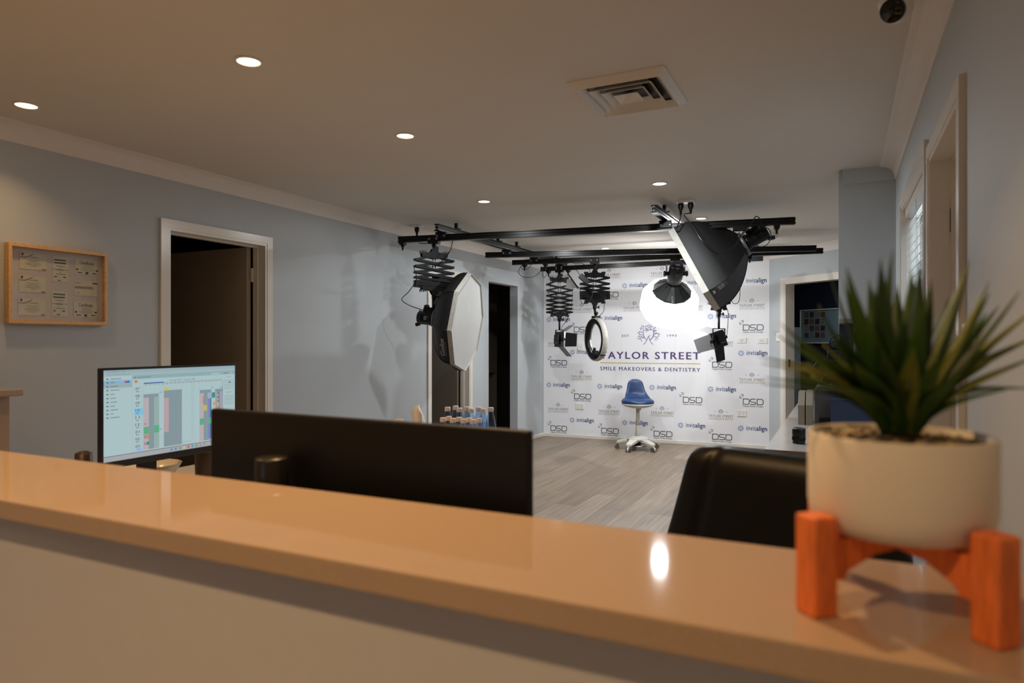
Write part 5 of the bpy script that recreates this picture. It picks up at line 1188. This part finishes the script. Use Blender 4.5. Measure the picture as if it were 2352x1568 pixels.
M_lf = [mat('leaf_dark_green', '#22420d', .6, noise=.25, scale=60, stretch=(1, 1, .3)), mat('leaf_green', '#35590f', .6, noise=.25, scale=60, stretch=(1, 1, .3)), mat('leaf_olive', '#6c772a', .6, noise=.25, scale=60, stretch=(1, 1, .3))]
crown = V((pc.x + .001, pc.y, zt - .008))
MB().lathe(crown, [(.012, -.004), (.016, .004), (.012, .02), (.006, .03)], n=14).build('stem', mat('stem_brown', '#3a2a14', .7, noise=.2), t)
def leaf(tip, w, mi, arch=.2, base_a=None):
    w = w*(1.5 if w > .0125 else 1.8)
    tip = V(tip); d = tip - crown; hd = V((d.x, d.y, 0)); hl = hd.length; hn = hd.normalized() if hl > 1e-4 else V((1, 0, 0)); Lh = d.length
    p0 = crown + hn*.006; c1_ = p0 + V((0, 0, 1))*(Lh*(.30 + arch)) + hn*(hl*.22); n = 12; b = MB(); c2_ = p0 + d*.62 + cU*(Lh*arch*.75)
    for k in range(n + 1):
        s = k/n; q = p0*(1-s)**3 + c1_*3*s*(1-s)**2 + c2_*3*s*s*(1-s) + tip*s**3
        tg = ((c1_-p0)*3*(1-s)**2 + (c2_-c1_)*6*s*(1-s) + (tip-c2_)*3*s*s).normalized()
        sd = tg.cross(hn if abs(tg.dot(hn)) < .97 else cU); sd = sd.normalized() if sd.length > 1e-4 else V((0, 1, 0)); sd = V((-hn.y, hn.x, 0)); nn_ = sd.cross(tg).normalized()
        ww = w*.5*(.62 + .6*s if s < .45 else .89*(1 - ((s - .45)/.55)**1.5) + .02*(1 - s)); b.v += [q - sd*ww + nn_*ww*.35, q, q + sd*ww + nn_*ww*.35]
    for k in range(n):
        for j in (0, 1): b.f.append([3*k+j, 3*k+j+1, 3*k+j+4, 3*k+j+3]); b.m.append(0); b.sm.append(True)
    b.build('leaf', M_lf[mi], t, solid=.0006)
tips = [(2050, 572, .0, .0155, 0, .02), (2022, 592, -.02, .014, 0, .03), (2113, 592, .01, .014, 0, .03), (2095, 615, .03, .012, 1, .03), (1903, 618, .02, .013, 0, .05), (1944, 612, -.03, .014, 1, .05), (1938, 640, .04, .010, 1, .05),
        (2226, 598, .02, .014, 2, .05), (2218, 625, -.03, .015, 0, .04), (2272, 646, .0, .013, 2, .05), (2274, 670, .04, .010, 1, .05), (2342, 668, -.02, .015, 0, .06), (2268, 715, .05, .010, 1, .06),
        (2385, 700, .0, .011, 2, .10), (2395, 762, .02, .012, 2, .12), (2390, 812, -.02, .012, 2, .12), (2330, 888, -.04, .013, 1, .16), (2375, 890, .01, .010, 1, .17), (2285, 822, .04, .010, 1, .1), (2296, 700, .06, .009, 1, .06),
        (1793, 742, .0, .013, 1, .10), (1778, 762, .05, .010, 1, .10), (1742, 818, -.02, .011, 2, .17), (1748, 834, .02, .011, 2, .2), (1757, 868, -.03, .012, 1, .15), (1748, 880, .05, .009, 0, .15), (1890, 790, .02, .012, 2, .2), (1858, 860, .05, .012, 2, .16),
        (1962, 690, .05, .013, 1, .1), (1995, 640, .05, .012, 1, .05), (2150, 740, .06, .012, 2, .05), (2120, 700, -.06, .012, 1, .05), (2000, 740, -.06, .014, 1, .06), (2060, 650, .07, .014, 0, .03), (2180, 680, .05, .012, 0, .05), (2075, 720, -.05, .012, 0, .03),
        (1830, 790, -.05, .0125, 1, .14), (1800, 850, .03, .0125, 2, .16), (1880, 700, .04, .012, 0, .06), (2310, 760, .0, .012, 1, .1), (2010, 660, .02, .014, 0, .03), (2140, 640, .03, .014, 0, .03), (1925, 760, -.04, .013, 0, .09), (2160, 820, -.07, .014, 1, .12), (1960, 830, -.07, .014, 1, .12), (1900, 880, -.06, .013, 1, .14), (2210, 850, -.06, .013, 1, .14), (2030, 810, -.07, .013, 0, .08), (2100, 800, -.075, .013, 2, .08), (1850, 830, .06, .011, 0, .14), (2240, 780, .07, .011, 0, .1)]
zc = (crown - CAM).dot(cF)
for x, y, dz, w, mi, ar in tips: leaf(Pz(x, y, zc + dz), w, mi, ar)
